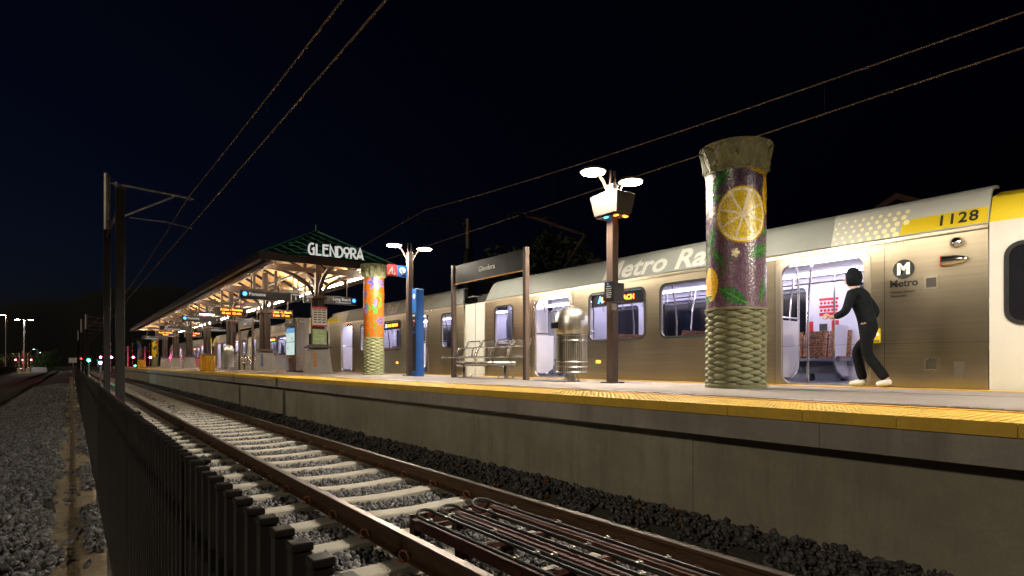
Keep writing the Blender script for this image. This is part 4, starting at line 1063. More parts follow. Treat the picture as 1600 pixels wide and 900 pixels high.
# ================================================================== train
CX, XS = 10.83, -1.325
M['spk'] = pbr('priority_sign', (.70, .68, .70), .5, 0, .04, 3)
def shp(t, dz=0.):
    """shroud cross-section, t in metres along the skin from its foot; returns x, z offsets from the foot"""
    L1 = .44
    if t <= L1: return (.13*t/L1, .42*t/L1)
    q = min(1, (t-L1)/.36)*PI/2*.95; return (.13+.36*(1-math.cos(q))*.9, .42+.13*math.sin(q))
def shroud_seg(y0, y1, mat, parent, name='roof_shroud', rec0=0., rec1=0., tr=(0, .8), off=0., side=1):
    mb = MB(); K = 14; ts = [tr[0]+(tr[1]-tr[0])*k/K for k in range(K+1)]; ring = []
    for y, rec, sg in ((y0, rec0, 1), (y1, rec1, -1)):
        r1 = []
        for t in ts:
            x, z = shp(t); u = t/.8; yy = y + sg*rec*(u**1.5); r1.append((side*(XS + x - off), yy, 3.135 + z + off*.3))
        r2 = [(p[0]+side*(.04 if off == 0 else off*.8), p[1], p[2]-.03 if off == 0 else p[2]-off*.3) for p in r1]
        ring.append(r1+r2[::-1])
    return mb.loft(ring).build(name, mat, parent, smooth=True)
def on_shroud(me, ty, tz, off=.004):
    """wrap lettering drawn in (x, y) onto the straight lower skin of the shroud"""
    for v in me.vertices:
        x, z = shp(tz + v.co.y); v.co = (XS + x - off - v.co.z*.95, ty - v.co.x, 3.135 + z + off*.3 + v.co.z*.3)
OPEN = [('door', -10.70, -9.42, 1.0, 2.93), ('win', -8.52, -6.90, 1.85, 2.885), ('dest', -6.47, -4.85, 1.85, 2.885), ('door', -4.18, -2.86, 1.0, 2.93), ('win1', -1.90, -1.08, 1.85, 2.885)]
def make_car(label, full=True):
    t = thing('light_rail_car', label, 'light rail car', (CX, 14.72, 0), 'stainless light rail cars at the far platform edge')
    for hs in (-1, 1):
        ops = [(k, (a, b) if hs < 0 else (-b, -a), z0, z1) for k, a, b, z0, z1 in OPEN]
        ya, yb = (-12.2, -.56) if hs < 0 else (.56, 12.2)
        # side walls (local x of the plate runs towards -Y)
        for side in (-1, 1):
            loops = [rect(-yb, -ya, .55, 3.115)]
            for k, (a, b), z0, z1 in ops: loops.append(rrect(-b, -a, z0, z1, .13 if k != 'door' else .16) if k != 'door' or side < 0 else rrect(-b+.1, -a-.1, 1.85, 2.885, .13))
            plate('side_wall', loops, .05, 'train', t, (side*(-XS-.025), 0, 0) if side > 0 else (XS+.025, 0, 0))
        for k, (a, b), z0, z1 in ops:
            r0 = .13 if k != 'door' else .16
            if k == 'door':
                dr = plate('door_frame', [rrect(-b-.10, -a+.10, z0-.08, z1+.10, .2), rrect(-b, -a, z0, z1, r0)], .012, 'trainp', t, (XS-.0065, 0, 0))
                MB().box(XS-.016, XS-.0135, (a+b)/2-.03, (a+b)/2+.03, z1+.13, z1+.17).build('door_lamp', 'ledred', dr)
                MB().box(XS-.03, XS+.06, a+.16, b-.16, z0-.035, z0-.004).build('threshold', 'galv', dr)
                if full:
                    MB().box(-XS-.06, -XS-.05, a+.12, b-.12, 1.87, 2.87).build('far_window', 'darkglass', t)
            else:
                w_ = plate('window', [rrect(-b+.004, -a-.004, z0+.004, z1-.004, r0)], .008, 'glass', t, (XS+.03, 0, 0))
                plate('gasket', [rrect(-b-.035, -a+.035, z0-.035, z1+.035, r0+.03), rrect(-b+.012, -a-.012, z0+.012, z1-.012, r0-.01)], .014, 'gasket', w_, (XS-.0075, 0, 0))
                MB().box(-XS-.06, -XS-.05, a-.02, b+.02, z0-.02, z1+.02).build('far_window', 'darkglass', t)
                if k == 'dest':
                    db_ = MB().box(XS+.036, XS+.07, a+.03, b-.03, 2.60, z1-.02).build('destination_display', 'black', t)
                    c = (a+b)/2
                    text('A', .20, 'ledblue', db_, (XS+.022, b-.32, 2.735), WEST, bold=.006, name='route_letter')
                    text('LONG BEACH', .150, 'ledor', db_, (XS+.022, a+.30, 2.735), WEST, bold=.003, spacing=1.02, align='RIGHT')
                if k == 'win1':
                    MB().box(XS+.78, XS+.80, a-.5, b+.5, .99, 3.04).build('partition', 'inner', t)
        # shroud
        if hs < 0:
            shroud_seg(-10.22, -.62, 'shroud', t, rec1=.42); shroud_seg(-12.2, -10.222, 'shroudw', t)
        else:
            shroud_seg(.62, 10.2, 'shroud', t, rec0=.42); shroud_seg(10.202, 12.2, 'shroudw', t)
        shroud_seg(ya, yb-.42, 'shroudw', t, side=-1) if hs < 0 else shroud_seg(ya+.42, yb, 'shroudw', t, side=-1)
        MB().box(-.95, .95, min(ya, yb)+.02, max(ya, yb)-.02, 3.36, 3.40).box(XS+.02, -XS-.02, ya+.01, yb-.01, 3.116, 3.134).build('roof', 'shroud', t)
        if hs < 0: st0, st1 = -12.19, -11.18
        else: st0, st1 = 11.18, 12.19
        shroud_seg(st0, st1, 'yellow', t, name='yellow_stripe', tr=(.01, .235), off=.003, rec0=(0 if hs < 0 else .08), rec1=(.08 if hs < 0 else 0))
        dm = MB()
        for i in range(9 if full else 7):
            for j in range(5):
                u = .03+j*.085; yy = (-10.30 - i*.118) if hs < 0 else (10.30 + i*.118)
                rr = .018+.0036*i*(1-.12*j)
                if i == 8 and j < 2: continue
                ps = []
                for k in range(12):
                    tt = u+rr*1.05*math.sin(2*PI*k/12); x, z = shp(max(.002, min(.435, tt))); ps.append((XS+x-.0035, yy+.04*(j % 2)+rr*math.cos(2*PI*k/12), 3.135+z+.001))
                o = len(dm.v); dm.v += ps; dm.f.append(tuple(range(o, o+12))); dm.mi.append(0)
        dm.build('dot_pattern', 'dots', t)
        me = text_mesh('Metro Rail', .56, ext=.001, bold=.014, shear=.2, spacing=1.02, align='LEFT'); me.transform(Matrix.Diagonal((1.22, 1, 1, 1))); on_shroud(me, -5.22 if hs < 0 else 8.25, .215); me.materials.append(M['livery']); link('lettering', me, t)
        # number
        if full and hs < 0:
            me = text_mesh('1128', .215, ext=.001, bold=.004, spacing=1.12); on_shroud(me, -11.86, .125, off=.008); me.materials.append(M['gasket']); link('lettering', me, t)
        # cab module
        sg = hs; secs = []
        for dy, wx, zt, zb, rr in ((0, 1.325, 3.60, .45, .10), (.45, 1.30, 3.58, .42, .16), (.85, 1.18, 3.30, .40, .22), (1.12, 1.02, 2.75, .42, .25), (1.28, .86, 1.9, .5, .2), (1.32, .7, 1.5, .62, .2)):
            ring = []
            top_in = .50
            pts = [(-wx, zb), (-wx, min(3.135, zt-.45)), (-wx+.13, zt-.12), (-wx+.45, zt), (wx-.45, zt), (wx-.13, zt-.12), (wx, min(3.135, zt-.45)), (wx, zb)]
            secs.append([(x, sg*(12.212+dy), z) for x, z in pts])
        cbm = MB(); cbm.loft(secs, cap=True)
        for i, f in enumerate(cbm.f):
            zs = [cbm.v[q][2] for q in f]; cbm.mi[i] = 1 if min(zs) > 2.7 else 0
        cab = cbm.build('cab', ['cabwhite', 'yellow'], t, smooth=True)
        lo = rrect(-.9, -.17, 1.84, 2.85, .16)
        lo = [(-sg*0+(x if sg < 0 else x), z) for x, z in lo]
        yy0 = sg*12.212
        m1 = plate('cab_window', [[((-yy0 - sg*0) + (x+.0 if sg > 0 else -x), z) for x, z in rrect(-.72, -.20, 1.85, 2.80, .14)]], .02, 'darkglass', cab, (-1.312, 0, 0))
        plate('gasket', [[(-yy0 + (x if sg > 0 else -x), z) for x, z in rrect(-.77, -.15, 1.80, 2.85, .18)], [(-yy0 + (x if sg > 0 else -x), z) for x, z in rrect(-.72, -.20, 1.85, 2.80, .14)]], .03, 'gasket', m1, (-1.312, 0, 0))
        plate('access_hatch', [[(-yy0 + (x if sg > 0 else -x), z) for x, z in rrect(-.62, -.40, 1.22, 1.42, .03)]], .008, 'shroudw', cab, (-1.322, 0, 0))
        MB().box(-.95, .95, min(sg*13.50, sg*13.4), max(sg*13.50, sg*13.4), .7, .9).build('coupler_cover', 'gasket', cab)
        # interior
        fl = MB().box(XS+.06, -XS-.06, ya+.02, yb-.02, .94, .985).build('interior_floor', 'innerfloor', t)
        MB().box(XS+.06, -XS-.06, ya+.02, yb-.02, 3.06, 3.08).build('interior_ceiling', 'inner', t)
        for xx in (-.72, .72): MB().box(xx-.05, xx+.05, ya+.2, yb-.2, 3.02, 3.05).build('ceiling_light', 'strip2', t)
        MB().box(XS+.06, -XS-.06, sg*11.0-.02, sg*11.0+.02, .986, 3.059).build('bulkhead', 'inner', t)
        # inner linings of the far wall between windows, kept clear of the panes
        loops = [rect(-yb+.02, -ya-.02, .986, 3.05)]
        for k, (a, b), z0, z1 in ops:
            loops.append(rrect(-b-.0, -a+.0, 1.87, 2.87, .1) if k != 'door' else rrect(-b+.12, -a-.12, 1.87, 2.87, .1))
        plate('inner_lining', loops, .02, 'inner', t, (-XS-.09, 0, 0))
        for k, (a, b), z0, z1 in ops:
            if k != 'door': continue
            for yy, s in ((a-.08, -1), (b+.08, 1)):
                # draught screen with curved lower corner, seen just inside the doorway
                scr = [(XS+.10, 2.05), (XS+.10, 1.10), (XS+.38, 1.08)] + [(XS+.38+.30*math.sin(R(q)), 1.38-.30*math.cos(R(q))) for q in (20, 40, 60, 80)] + [(XS+.68, 2.05)]
                me = plate_mesh([[(p[0], p[1]) for p in scr]], .02); me.transform(at((0, yy, 0)) @ SOUTH); me.name = 'draught_screen'; me.materials.append(M['inner']); so_ = link('draught_screen', me, t)
                MB().tube([(XS+.12, yy, 1.08), (XS+.38, yy, 1.06)] + [(XS+.38+.32*math.sin(R(q)), yy, 1.38-.32*math.cos(R(q))) for q in (20, 45, 70, 90)] + [(XS+.70, yy, 2.1), (XS+.70, yy, 2.6), (XS+.62, yy, 3.0)], .018, 8).tube([(XS+.1, yy, 2.1), (XS+.69, yy, 2.1)], .016, 8).build('grab_rail', 'chrome', so_, smooth=True)
        for yy in ([-8.9, -7.7, -6.6, -5.4, -2.3] if hs < 0 else [8.9, 7.7, 6.6, 5.4, 2.3]):
            MB().tube([(-.45, yy, .985), (-.45, yy, 2.2), (-.50, yy, 2.6), (-.62, yy, 3.05)], .017, 8).build('stanchion', 'chrome', t, smooth=True)
            MB().tube([(.45, yy+.3, .985), (.45, yy+.3, 2.2), (.50, yy+.3, 2.6), (.62, yy+.3, 3.05)], .017, 8).build('stanchion', 'chrome', t, smooth=True)
        for xx in (-.62, .62): MB().tube([(xx, ya+1.3, 2.86), (xx, yb-1.3 if hs > 0 else yb-.3, 2.86)], .016, 8).build('handrail', 'chrome', t, smooth=True)
        for q in range(8):
            yy = sg*(4.6 + q*.62)
            MB().tube([(-.62, yy, 2.85), (-.62, yy-.02, 2.70), (-.62, yy-.035, 2.60), (-.62, yy, 2.56), (-.62, yy+.035, 2.60), (-.62, yy+.02, 2.70)], .009, 6, closed=True).build('strap_handle', 'chrome', t, smooth=True)
        for q, yy in enumerate([7.9, 7.1, 6.2, 5.4, 1.7]):
            for xx in ((.85, 1.0) if q % 2 == 0 else (.85, -.85)):
                if xx == 1.0: continue
                c = seat_mesh(); so_ = link('seat', c, t, (xx, sg*yy, .985)); so_.rotation_euler.z = 0 if sg > 0 else PI
        for q in range(2):
            # pair of sideways seats against the far wall opposite the doors
            for dq in (-.25, .25):
                so_ = link('seat', seat_mesh(), t, (.92, sg*(8.75+dq), .985)); so_.rotation_euler.z = -PI/2
            break
    # articulation
    MB().box(XS+.04, XS+.09, -.552, -.02, .5, 3.10).build('bellows_cover', 'shroudw', t); bl_ = MB().box(XS+.04, XS+.09, .02, .552, .5, 3.10).build('bellows_cover', 'shroudw', t); MB().box(-XS-.09, -XS-.04, -.552, .552, .5, 3.1).build('bellows_cover', 'shroudw', t)
    MB().box(XS+.10, -XS-.10, -.54, .54, 3.0, 3.11).box(XS+.16, XS+.2, -.54, .54, .5, 3.0).build('bellows', 'gasket', t)
    r_ = MB()
    for yy in (-.40, -.33, .12, .19, .42):
        for zz in (1.2, 2.0, 2.75): r_.lathe([(.008, 0), (.008, .006)], 6, (0, 0, 0)); n_ = len(r_.v); r_.v[n_-12:] = [(XS+.038+z*-.5, yy+x, zz+y_) for x, y_, z in r_.v[n_-12:]]
    r_.build('rivet', 'gasket', bl_)
    MB().box(-.8, .5, -.42, .40, 3.14, 3.42).box(-1.12, -.9, -.38, .1, 3.12, 3.30).build('roof_equipment', 'gasket', t)
    MB().box(-.9, .9, -11, -1, .40, .80).box(-.9, .9, 1, 11, .40, .80).build('underframe', 'gasket', t)
    for yy in (-8.6, 0, 8.6):
        for dy in (-.95, .95):
            for xx in (-.755, .755):
                wl = MB().lathe([(.36, -.05), (.36, .03), (.39, .031), (.39, .05)], 24); wl.v = [(xx+z, yy+dy+x, y_+.165) for x, y_, z in wl.v]; wl.build('wheel', 'rust', t)
    return t
_seat = [None]
def seat_mesh():
    if _seat[0] is None:
        mb = MB(); mb.box(-.44, .44, -.22, .20, .38, .44); mb.k = 1
        for s in (-.22, .22): mb.box(s-.20, s+.20, -.20, .18, .4405, .47)
        for s in (-.22, .22): mb.add([(s-.2, .19, .46), (s+.2, .19, .46), (s+.2, .27, .98), (s-.2, .27, .98), (s-.2, .235, .46), (s+.2, .235, .46), (s+.19, .315, .98), (s-.19, .315, .98)], [(0, 1, 2, 3), (7, 6, 5, 4), (0, 4, 5, 1), (1, 5, 6, 2), (2, 6, 7, 3), (3, 7, 4, 0)])
        mb.k = 0; mb.box(-.44, .44, .2365, .30, .30, .46); mb.box(-.30, .30, -.02, .14, .14, .3795); mb.box(-.10, .30, -.10, .10, .0, .1399)
        o = mb.build('seat', ['seatgrey', 'seat']); _seat[0] = o.data; bpy.data.objects.remove(o)
    return _seat[0]
c1 = make_car('stainless car numbered 1128 with open lit doors, nearest the camera')
c2 = copy_tree(c1); c2.location.y = 14.72+27.55; c2['label'] = 'second stainless car, behind the orange iris column and first canopy column'
c3 = copy_tree(c1); c3.location.y = 14.72+55.1; c3['label'] = 'third and most distant stainless car under the canopy'
for c in (c2, c3):
    for ch in list(c.children):
        if ch.type == 'MESH' and ch.name.startswith(('rivet', 'strap_handle')) : bpy.data.objects.remove(ch)
# details of the near end of the first car (local y = world y - 14.72)
def carpart(mb, name, mat, par=None, **k): return mb.build(name, mat, par or c1, **k)
lg = carpart(MB().lathe([(.137, -.001), (.137, .002)], 32), 'emblem_disc', 'gasket'); 
for v in lg.data.vertices: x, y_, z = v.co; v.co = (XS-.003-z, x-11.23, y_+2.655)
text('M', .215, 'textw', lg, (XS-.0075, -11.23, 2.652), WEST, bold=.012, name='emblem_letter')
join_texts([('Metro', .142, (XS-.003, -11.23, 2.455), WEST, dict(bold=.004)), ('Welcome Aboard', .042, (XS-.003, -11.21, 2.335), WEST, {}), ('Bienvenidos', .042, (XS-.003, -11.17, 2.28), WEST, {})], 'gasket', c1)
for v, (yy, zz) in enumerate(((-11.57, 2.43), (-11.57, 1.30))):
    f_ = plate('vent_frame', [rrect(-yy-.085, -yy+.085, zz-.09, zz+.09, .015), rect(-yy-.06, -yy+.06, zz-.065, zz+.065)], .012, 'trainp', c1, (XS-.0065, 0, 0)); MB().box(XS-.008, XS-.0005, yy-.059, yy+.059, zz-.064, zz+.064).build('vent_cover', 'casing', f_)
carpart(MB().box(XS-.012, XS-.0005, -11.95, -11.83, 1.12, 1.34), 'access_plate', 'kiosk', bevel=.004)
lm = MB(); lm.lathe([(.0, .0), (.075, .0), (.075, .02), (.055, .045), (.0, .07)], 20, cap=False); lm.v = [(XS-z, -11.86+x, 2.93+y_) for x, y_, z in lm.v]; carpart(lm, 'marker_lamp', 'chrome', smooth=True)
sp = MB(); secs = []
for k in range(13):
    u = k/12; w_ = .075*math.sin(PI*min(1, .5+.5*(1-u)))**.6 if u < 1 else .002; w_ = .078*math.sqrt(max(.001, 1-u**2.2)); secs.append([(XS-.001-.075*math.sqrt(max(0, 1-u**2))*max(0, math.sin(PI*j/9)), -11.70-.30*u, 2.70+w_*math.cos(PI*j/9)) for j in range(10)])
sp.loft(secs); carpart(sp, 'mirror_housing', 'chrome', smooth=True)
MB().box(XS-.07, XS-.002, -11.6995, -11.692, 2.63, 2.77).build('marker_lens', 'red', c1)
st_ = carpart(MB().box(XS-.003, XS-.0005, -10.93, -10.83, 1.62, 1.83), 'notice_sticker', 'yellow'); sk = MB().lathe([(.032, 0), (.032, .002)], 16); sk.v = [(XS-.0035-z, -10.88+x, 1.745+y_) for x, y_, z in sk.v]; sk.build('sticker_symbol', 'white', st_); MB().box(XS-.0055, XS-.0035, -10.92, -10.84, 1.635, 1.655).build('sticker_print', 'gasket', st_)
carpart(MB().box(XS-.0025, XS-.0003, -9.31, -9.305, .9, 3.11).box(XS-.0025, XS-.0003, -10.985, -10.98, .9, 3.11).box(XS-.0025, XS-.0003, -12.19, -9.32, 1.600, 1.604).box(XS-.0025, XS-.0003, -2.74, -2.735, .9, 3.11).box(XS-.0025, XS-.0003, -4.32, -4.315, .9, 3.11), 'panel_joint', 'gasket')
carpart(MB().box(XS-.02, XS-.0005, -12.2, -.57, 3.06, 3.075), 'drip_rail', 'bin'); carpart(MB().box(XS-.02, XS-.0005, .57, 12.2, 3.06, 3.075), 'drip_rail', 'bin')
carpart(MB().box(XS-.014, XS-.0005, -5.20, -5.07, 1.33, 1.39), 'side_marker_lamp', 'ledor'); carpart(MB().box(XS-.014, XS-.0005, 5.07, 5.20, 1.33, 1.39), 'side_marker_lamp', 'ledor')
rv = MB()
for k in range(46):
    rv.lathe([(.007, 0), (.004, .004)], 6); rv.v[-12:] = [(XS-.0005-z, -9.25-.045*k+x, 3.035+y_) for x, y_, z in rv.v[-12:]]
o = rv.build('rivet_row', 'chrome', c1); o['kind'] = 'stuff'
# priority signs on the far inner wall opposite the first door
xq = -XS-.102; SYQ, SZQ = -.17, .13
def wallbits(rs, nm, mat):
    mb = MB()
    for y0, y1, z0, z1 in rs: mb.box(xq-.002, xq, y0+SYQ, y1+SYQ, z0+SZQ, z1+SZQ)
    return carpart(mb, nm, mat)
wallbits([(-8.99, -8.62, 2.44, 2.49), (-8.99, -8.62, 2.14, 2.20), (-8.99, -8.62, 2.29, 2.34), (-8.50, -8.36, 1.82, 2.04), (-9.0, -8.86, 1.82, 2.04)], 'priority_sign', 'red')
wallbits([(-9.12, -8.50, 1.66, 1.76)], 'priority_sign', 'blue')
wallbits([(-8.99, -8.62, 2.345, 2.435), (-8.99, -8.62, 2.205, 2.285)], 'route_poster', 'spk'); wallbits([(-8.78, -8.62, 1.84, 1.98)], 'route_poster', 'casing')
gq = MB()
for r in range(2):
    for c in range(5): gq.lathe([(.028, 0), (.028, .001)], 12); gq.v[-24:] = [(xq-.0025-z, -8.66-.072*c+x+SYQ, 2.245+.145*r+y_+SZQ) for x, y_, z in gq.v[-24:]]
gq.build('poster_symbol', 'red', c1)
join_texts([('Priority seating', .055, (xq-.0035, -8.85+SYQ, 1.71+SZQ), WEST, {})], 'textw', c1)
# screens and poles of the doorway on the far side
for yy in (-9.34, -10.78):
    me = plate_mesh([[(.70, 2.05), (.70, 1.42), (.78, 1.2), (.98, 1.09), (1.22, 1.08), (1.22, 2.05)]], .02); me.transform(at((0, yy, 0)) @ SOUTH); me.name = 'draught_screen'; me.materials.append(M['inner']); so_ = link('draught_screen', me, c1)
    MB().tube([(.67, yy, 3.0), (.67, yy, 1.42), (.76, yy, 1.18), (.98, yy, 1.06), (1.2, yy, 1.05)], .018, 8).build('grab_rail', 'chrome', so_, smooth=True)
for yy in (-9.62, -10.5): MB().tube([(-.85, yy, .985), (-.85, yy, 2.3), (-.80, yy, 2.6), (-.72, yy, 3.05)], .019, 8).build('stanchion', 'chrome', c1, smooth=True)
# pantograph
pgt = MB().tube([(0, -2.0, 3.45), (0, -3.3, 4.70)], .045, 8).tube([(0, -3.3, 4.70), (0, -1.05, 5.62)], .03, 8).tube([(.1, -1.9, 3.5), (.1, -3.15, 4.66)], .014, 6).tube([(-.25, -3.22, 4.72), (-.25, -1.1, 5.60)], .012, 6)
for yy in (-1.2, -.92): pgt.tube([(-.85, yy, 5.42), (-.76, yy, 5.58), (-.6, yy, 5.68), (.6, yy, 5.68), (.76, yy, 5.58), (.85, yy, 5.42)], .02, 8)
pgt.tube([(-.5, -1.06, 5.6), (.5, -1.06, 5.6)], .02, 6).tube([(-.5, -1.2, 5.66), (-.5, -.92, 5.66)], .014, 6).tube([(.5, -1.2, 5.66), (.5, -.92, 5.66)], .014, 6)
pgt.box(-.5, .5, -2.9, -1.5, 3.401, 3.48)
pgt.build('pantograph', 'brown', c1, smooth=True)
# ================================================================== overhead line
def wire(pts_fn, y0, y1, n, r, name, mat, parent):
    return MB().tube([pts_fn(y0+(y1-y0)*k/n) for k in range(n+1)], r, 6).build(name, mat, parent, smooth=True)
SP, SY = 46., 20.3
def sag(y, hs, hm):       # messenger height: support height less a parabolic sag between supports
    u = ((y-SY) % SP)/SP; return hs - (hs-hm)*4*u*(1-u)
def overhead(label, x, zc, zs, zm, yr, stag, r=.009):
    t = thing('overhead_line', label, 'overhead wire', (x, 0, 0))
    zig = lambda y: stag*math.cos(PI*(y-SY)/SP)
    wire(lambda y: (zig(y), y, zc), yr[0], yr[1], 40, r, 'contact_wire', 'wire', t)
    wire(lambda y: (zig(y)*.3, y, sag(y, zs, zm)), yr[0], yr[1], 80, r, 'messenger_wire', 'wire', t)
    y = yr[0] + 3
    while y < yr[1]-2:
        m_ = sag(y, zs, zm)
        MB().tube([(zig(y)*.3, y, m_), (zig(y), y, zc)], .004, 4).build('dropper', 'cable', t); y += 7.4
overhead('pair of overhead wires above the empty near track', 2.82, 5.37, 6.32, 5.95, (-14, 158), 0, .014)
overhead('pair of overhead wires above the light rail cars', 10.75, 5.75, 7.15, 6.20, (-20, 158), 0, .014)
def cantilever(t, side, reach, z0, zm, zc, x0=0, mat='galv'):
    mb = MB(); e = reach
    mb.tube([(x0, 0, zm+.12), (side*(e+.12), 0, zm)], .028, 8).tube([(x0, 0, zm-1.02), (side*(e-.42), 0, zm-.02)], .024, 8)
    mb.tube([(side*e*.26, 0, zm-.80), (side*(e-.6), 0, zc+.12), (side*(e+.05), 0, zc+.02)], .016, 6)
    mb.lathe([(.05, -.06), (.06, 0), (.05, .06)], 8, (side*.22, 0, zm+.10)).lathe([(.045, -.05), (.05, .05)], 8, (side*(e-.0), 0, zm+.0))
    for k in range(3): mb.lathe([(.02, -.02), (.06, 0), (.02, .02)], 10, (side*(.16+.07*k), 0, zm-.98+.12*k))
    return mb.build('cantilever_arm', mat, t, smooth=True)
def ocs_pole(x, y, label, reach, side=1, zt=6.70, group='catenary poles along the tracks', arm=True, zm=6.32, zc=5.40, paint=5.1, r=.080, top='galv'):
    t = thing('catenary_pole', label, 'catenary pole', (x, y, -.28), group); g = .28
    MB().box(-r, r, -r, r, 0, paint+g).build('lower_shaft', 'postdark', t, bevel=.01)
    MB().lathe([(r*1.03, paint+g+.001), (r*.98, zt+g-.02), (r*.6, zt+g), (0, zt+g+.005)], 20, cap=False).build('upper_shaft', top, t, smooth=True)
    MB().box(-.2, .2, -.2, .2, 0, .03).build('base_plate', 'galv', t)
    if arm: cantilever(t, side, reach, 0, zm+g, zc+g, mat=top)
    return t
ocs_pole(.80, 20.3, 'tall catenary pole with grey upper half and cantilever arm beside the steel post', 2.07)
st = thing('steel_post', 'dark square steel post standing in front of the arm-carrying catenary pole', 'post', (.83, 15.2, -.28))
MB().box(-.085, .085, -.085, .085, 0, 5.32).build('shaft', 'postdark', st, bevel=.008); MB().box(-.095, .095, -.095, .095, 5.3205, 5.34).build('cap', 'brownlt', st); MB().box(-.2, .2, -.2, .2, 0, .03).build('base_plate', 'galv', st)
MB().bar((.0, .09, 5.05), (-.03, 5.0, 5.15), .03, .10).build('stay_bar', 'brown', st)
for x, y, lab in ((1.3, 79, 'thin distant catenary pole closest to the tall arm-carrying pole'), (1.0, 88, 'farther thin catenary pole by the green signal'), (.9, 118, 'most distant thin catenary pole near the street crossing')):
    ocs_pole(x, y, lab, 2.83-x, r=.16)
ocs_pole(13.6, 21.5, 'dim catenary pole behind the train reaching over its wires', 2.8, side=-1, zt=7.5, zm=7.12, zc=5.78, paint=6.2, r=.16, top='brown')
ocs_pole(13.6, 66.3, 'far dim catenary pole behind the train', 2.8, side=-1, zt=7.5, zm=7.12, zc=5.78, paint=6.2, r=.16, top='brown')

# ================================================================== person stepping to the door
def skin_mesh(name, J, E, mat, parent, sub=2):
    me = bpy.data.meshes.new(name); me.from_pydata([j[0] for j in J], E, []); o = bpy.data.objects.new(name, me); COL.objects.link(o)
    o.modifiers.new('skin', 'SKIN').use_smooth_shade = True; s = o.modifiers.new('sub', 'SUBSURF'); s.levels = s.render_levels = sub
    for v, j in zip(me.skin_vertices[0].data, J): v.radius = (j[1], j[2] if len(j) > 2 else j[1])
    me.skin_vertices[0].data[0].use_root = True
    bpy.context.view_layer.update()
    m2 = bpy.data.meshes.new_from_object(o.evaluated_get(bpy.context.evaluated_depsgraph_get())); bpy.data.objects.remove(o); m2.name = name
    m2.materials.clear(); m2.materials.append(M[mat]); m2.polygons.foreach_set('use_smooth', [True]*len(m2.polygons))
    return link(name, m2, parent)
# local frame: +y is the way the person walks (along the train), z up
pe = thing('person', 'person in dark jacket, dark trousers and white shoes stepping beside the open door', 'person', (9.12, 3.80, PZ-.025))
def chain(*ids): return list(zip(ids, ids[1:]))
# body: one continuous surface
BJ = [((0,0,.86),.115,.095), ((0,.03,1.02),.115,.09), ((0,.09,1.20),.13,.095), ((0,.145,1.33),.10,.075), ((0,.18,1.41),.052), ((0,.205,1.46),.056), ((0,.23,1.535),.082,.092), ((0,.245,1.61),.07,.08),
      ((.085,0,.83),.085), ((.09,.20,.50),.06), ((.09,.09,.14),.042), ((.09,.13,.06),.04,.03), ((.09,.27,.035),.035,.022),
      ((-.085,-.02,.83),.085), ((-.09,-.02,.47),.06), ((-.09,-.26,.15),.042), ((-.09,-.30,.09),.04,.03), ((-.09,-.19,.03),.035,.022),
      ((.17,.14,1.32),.055), ((.22,-.02,1.08),.043), ((.20,.10,.88),.032), ((.195,.14,.82),.030,.02),
      ((-.17,.14,1.32),.055), ((-.22,.20,1.07),.043), ((-.17,.40,1.00),.032), ((-.155,.47,1.01),.030,.02)]
BE = chain(0,1,2,3,4,5,6,7) + chain(0,8,9,10,11,12) + chain(0,13,14,15,16,17) + chain(3,18,19,20,21) + chain(3,22,23,24,25)
body = skin_mesh('body', BJ, BE, 'skin', pe)
def hand(wx, wy, wz, dx, dy, dz, s):
    J = [((wx,wy,wz),.022)]; E = []; d = Vector((dx,dy,dz)).normalized(); up = Vector((1,0,0)); sd = d.cross(up).normalized()
    for k in range(4):
        b = Vector((wx,wy,wz)) + d*.055 + sd*(k-1.5)*.02; i = len(J); L_ = .075 - .006*abs(k-1.2)
        J += [(tuple(b),.0095), (tuple(b+d*L_*.55+up*s*.008),.0085), (tuple(b+d*L_*.9+up*s*.028),.007)]; E += [(0,i), (i,i+1), (i+1,i+2)]
    i = len(J); b = Vector((wx,wy,wz)) + d*.02 + sd*-.03; J += [(tuple(b),.011), (tuple(b+d*.03-sd*.018),.009), (tuple(b+d*.055-sd*.02),.008)]; E += [(0,i), (i,i+1), (i+1,i+2)]
    return skin_mesh('hand', J, E, 'skin', body, 1)
hand(.195,.14,.83,0,.25,-1,-1); hand(-.155,.46,1.01,.1,1,.15,1)
JJ = [((0,-.01,.74),.155,.13), ((0,-.005,.86),.150,.13), ((0,.03,1.02),.150,.125), ((0,.09,1.20),.165,.13), ((0,.145,1.34),.125,.10), ((0,.175,1.42),.075),
      ((.18,.14,1.33),.075), ((.23,-.02,1.08),.062), ((.205,.09,.90),.05), ((-.18,.14,1.33),.075), ((-.23,.20,1.07),.062), ((-.175,.38,1.0),.05)]
skin_mesh('jacket', JJ, chain(0,1,2,3,4,5) + chain(4,6,7,8) + chain(4,9,10,11), 'jacket', body)
TJ = [((0,0,.98),.125,.11), ((0,0,.82),.12,.10), ((.09,0,.76),.10), ((.092,.20,.50),.078), ((.09,.10,.075),.07), ((-.09,-.02,.76),.10), ((-.092,-.02,.47),.078), ((-.09,-.28,.10),.07)]
skin_mesh('trousers', TJ, chain(0,1) + chain(1,2,3,4) + chain(1,5,6,7), 'trouser', body)
for sx, J in ((1, [((.09,.05,.06),.056,.056), ((.09,.17,.05),.056,.05), ((.09,.30,.035),.048,.034)]), (-1, [((-.09,-.34,.09),.056,.056), ((-.09,-.25,.06),.056,.05), ((-.09,-.14,.036),.048,.034)])):
    skin_mesh('shoe', J, chain(0,1,2), 'shoe', body)
hm = MB().sphere((0,.225,1.585),.098,18,12,1.1); hm.v = [(x, y, z) for x, y, z in hm.v]
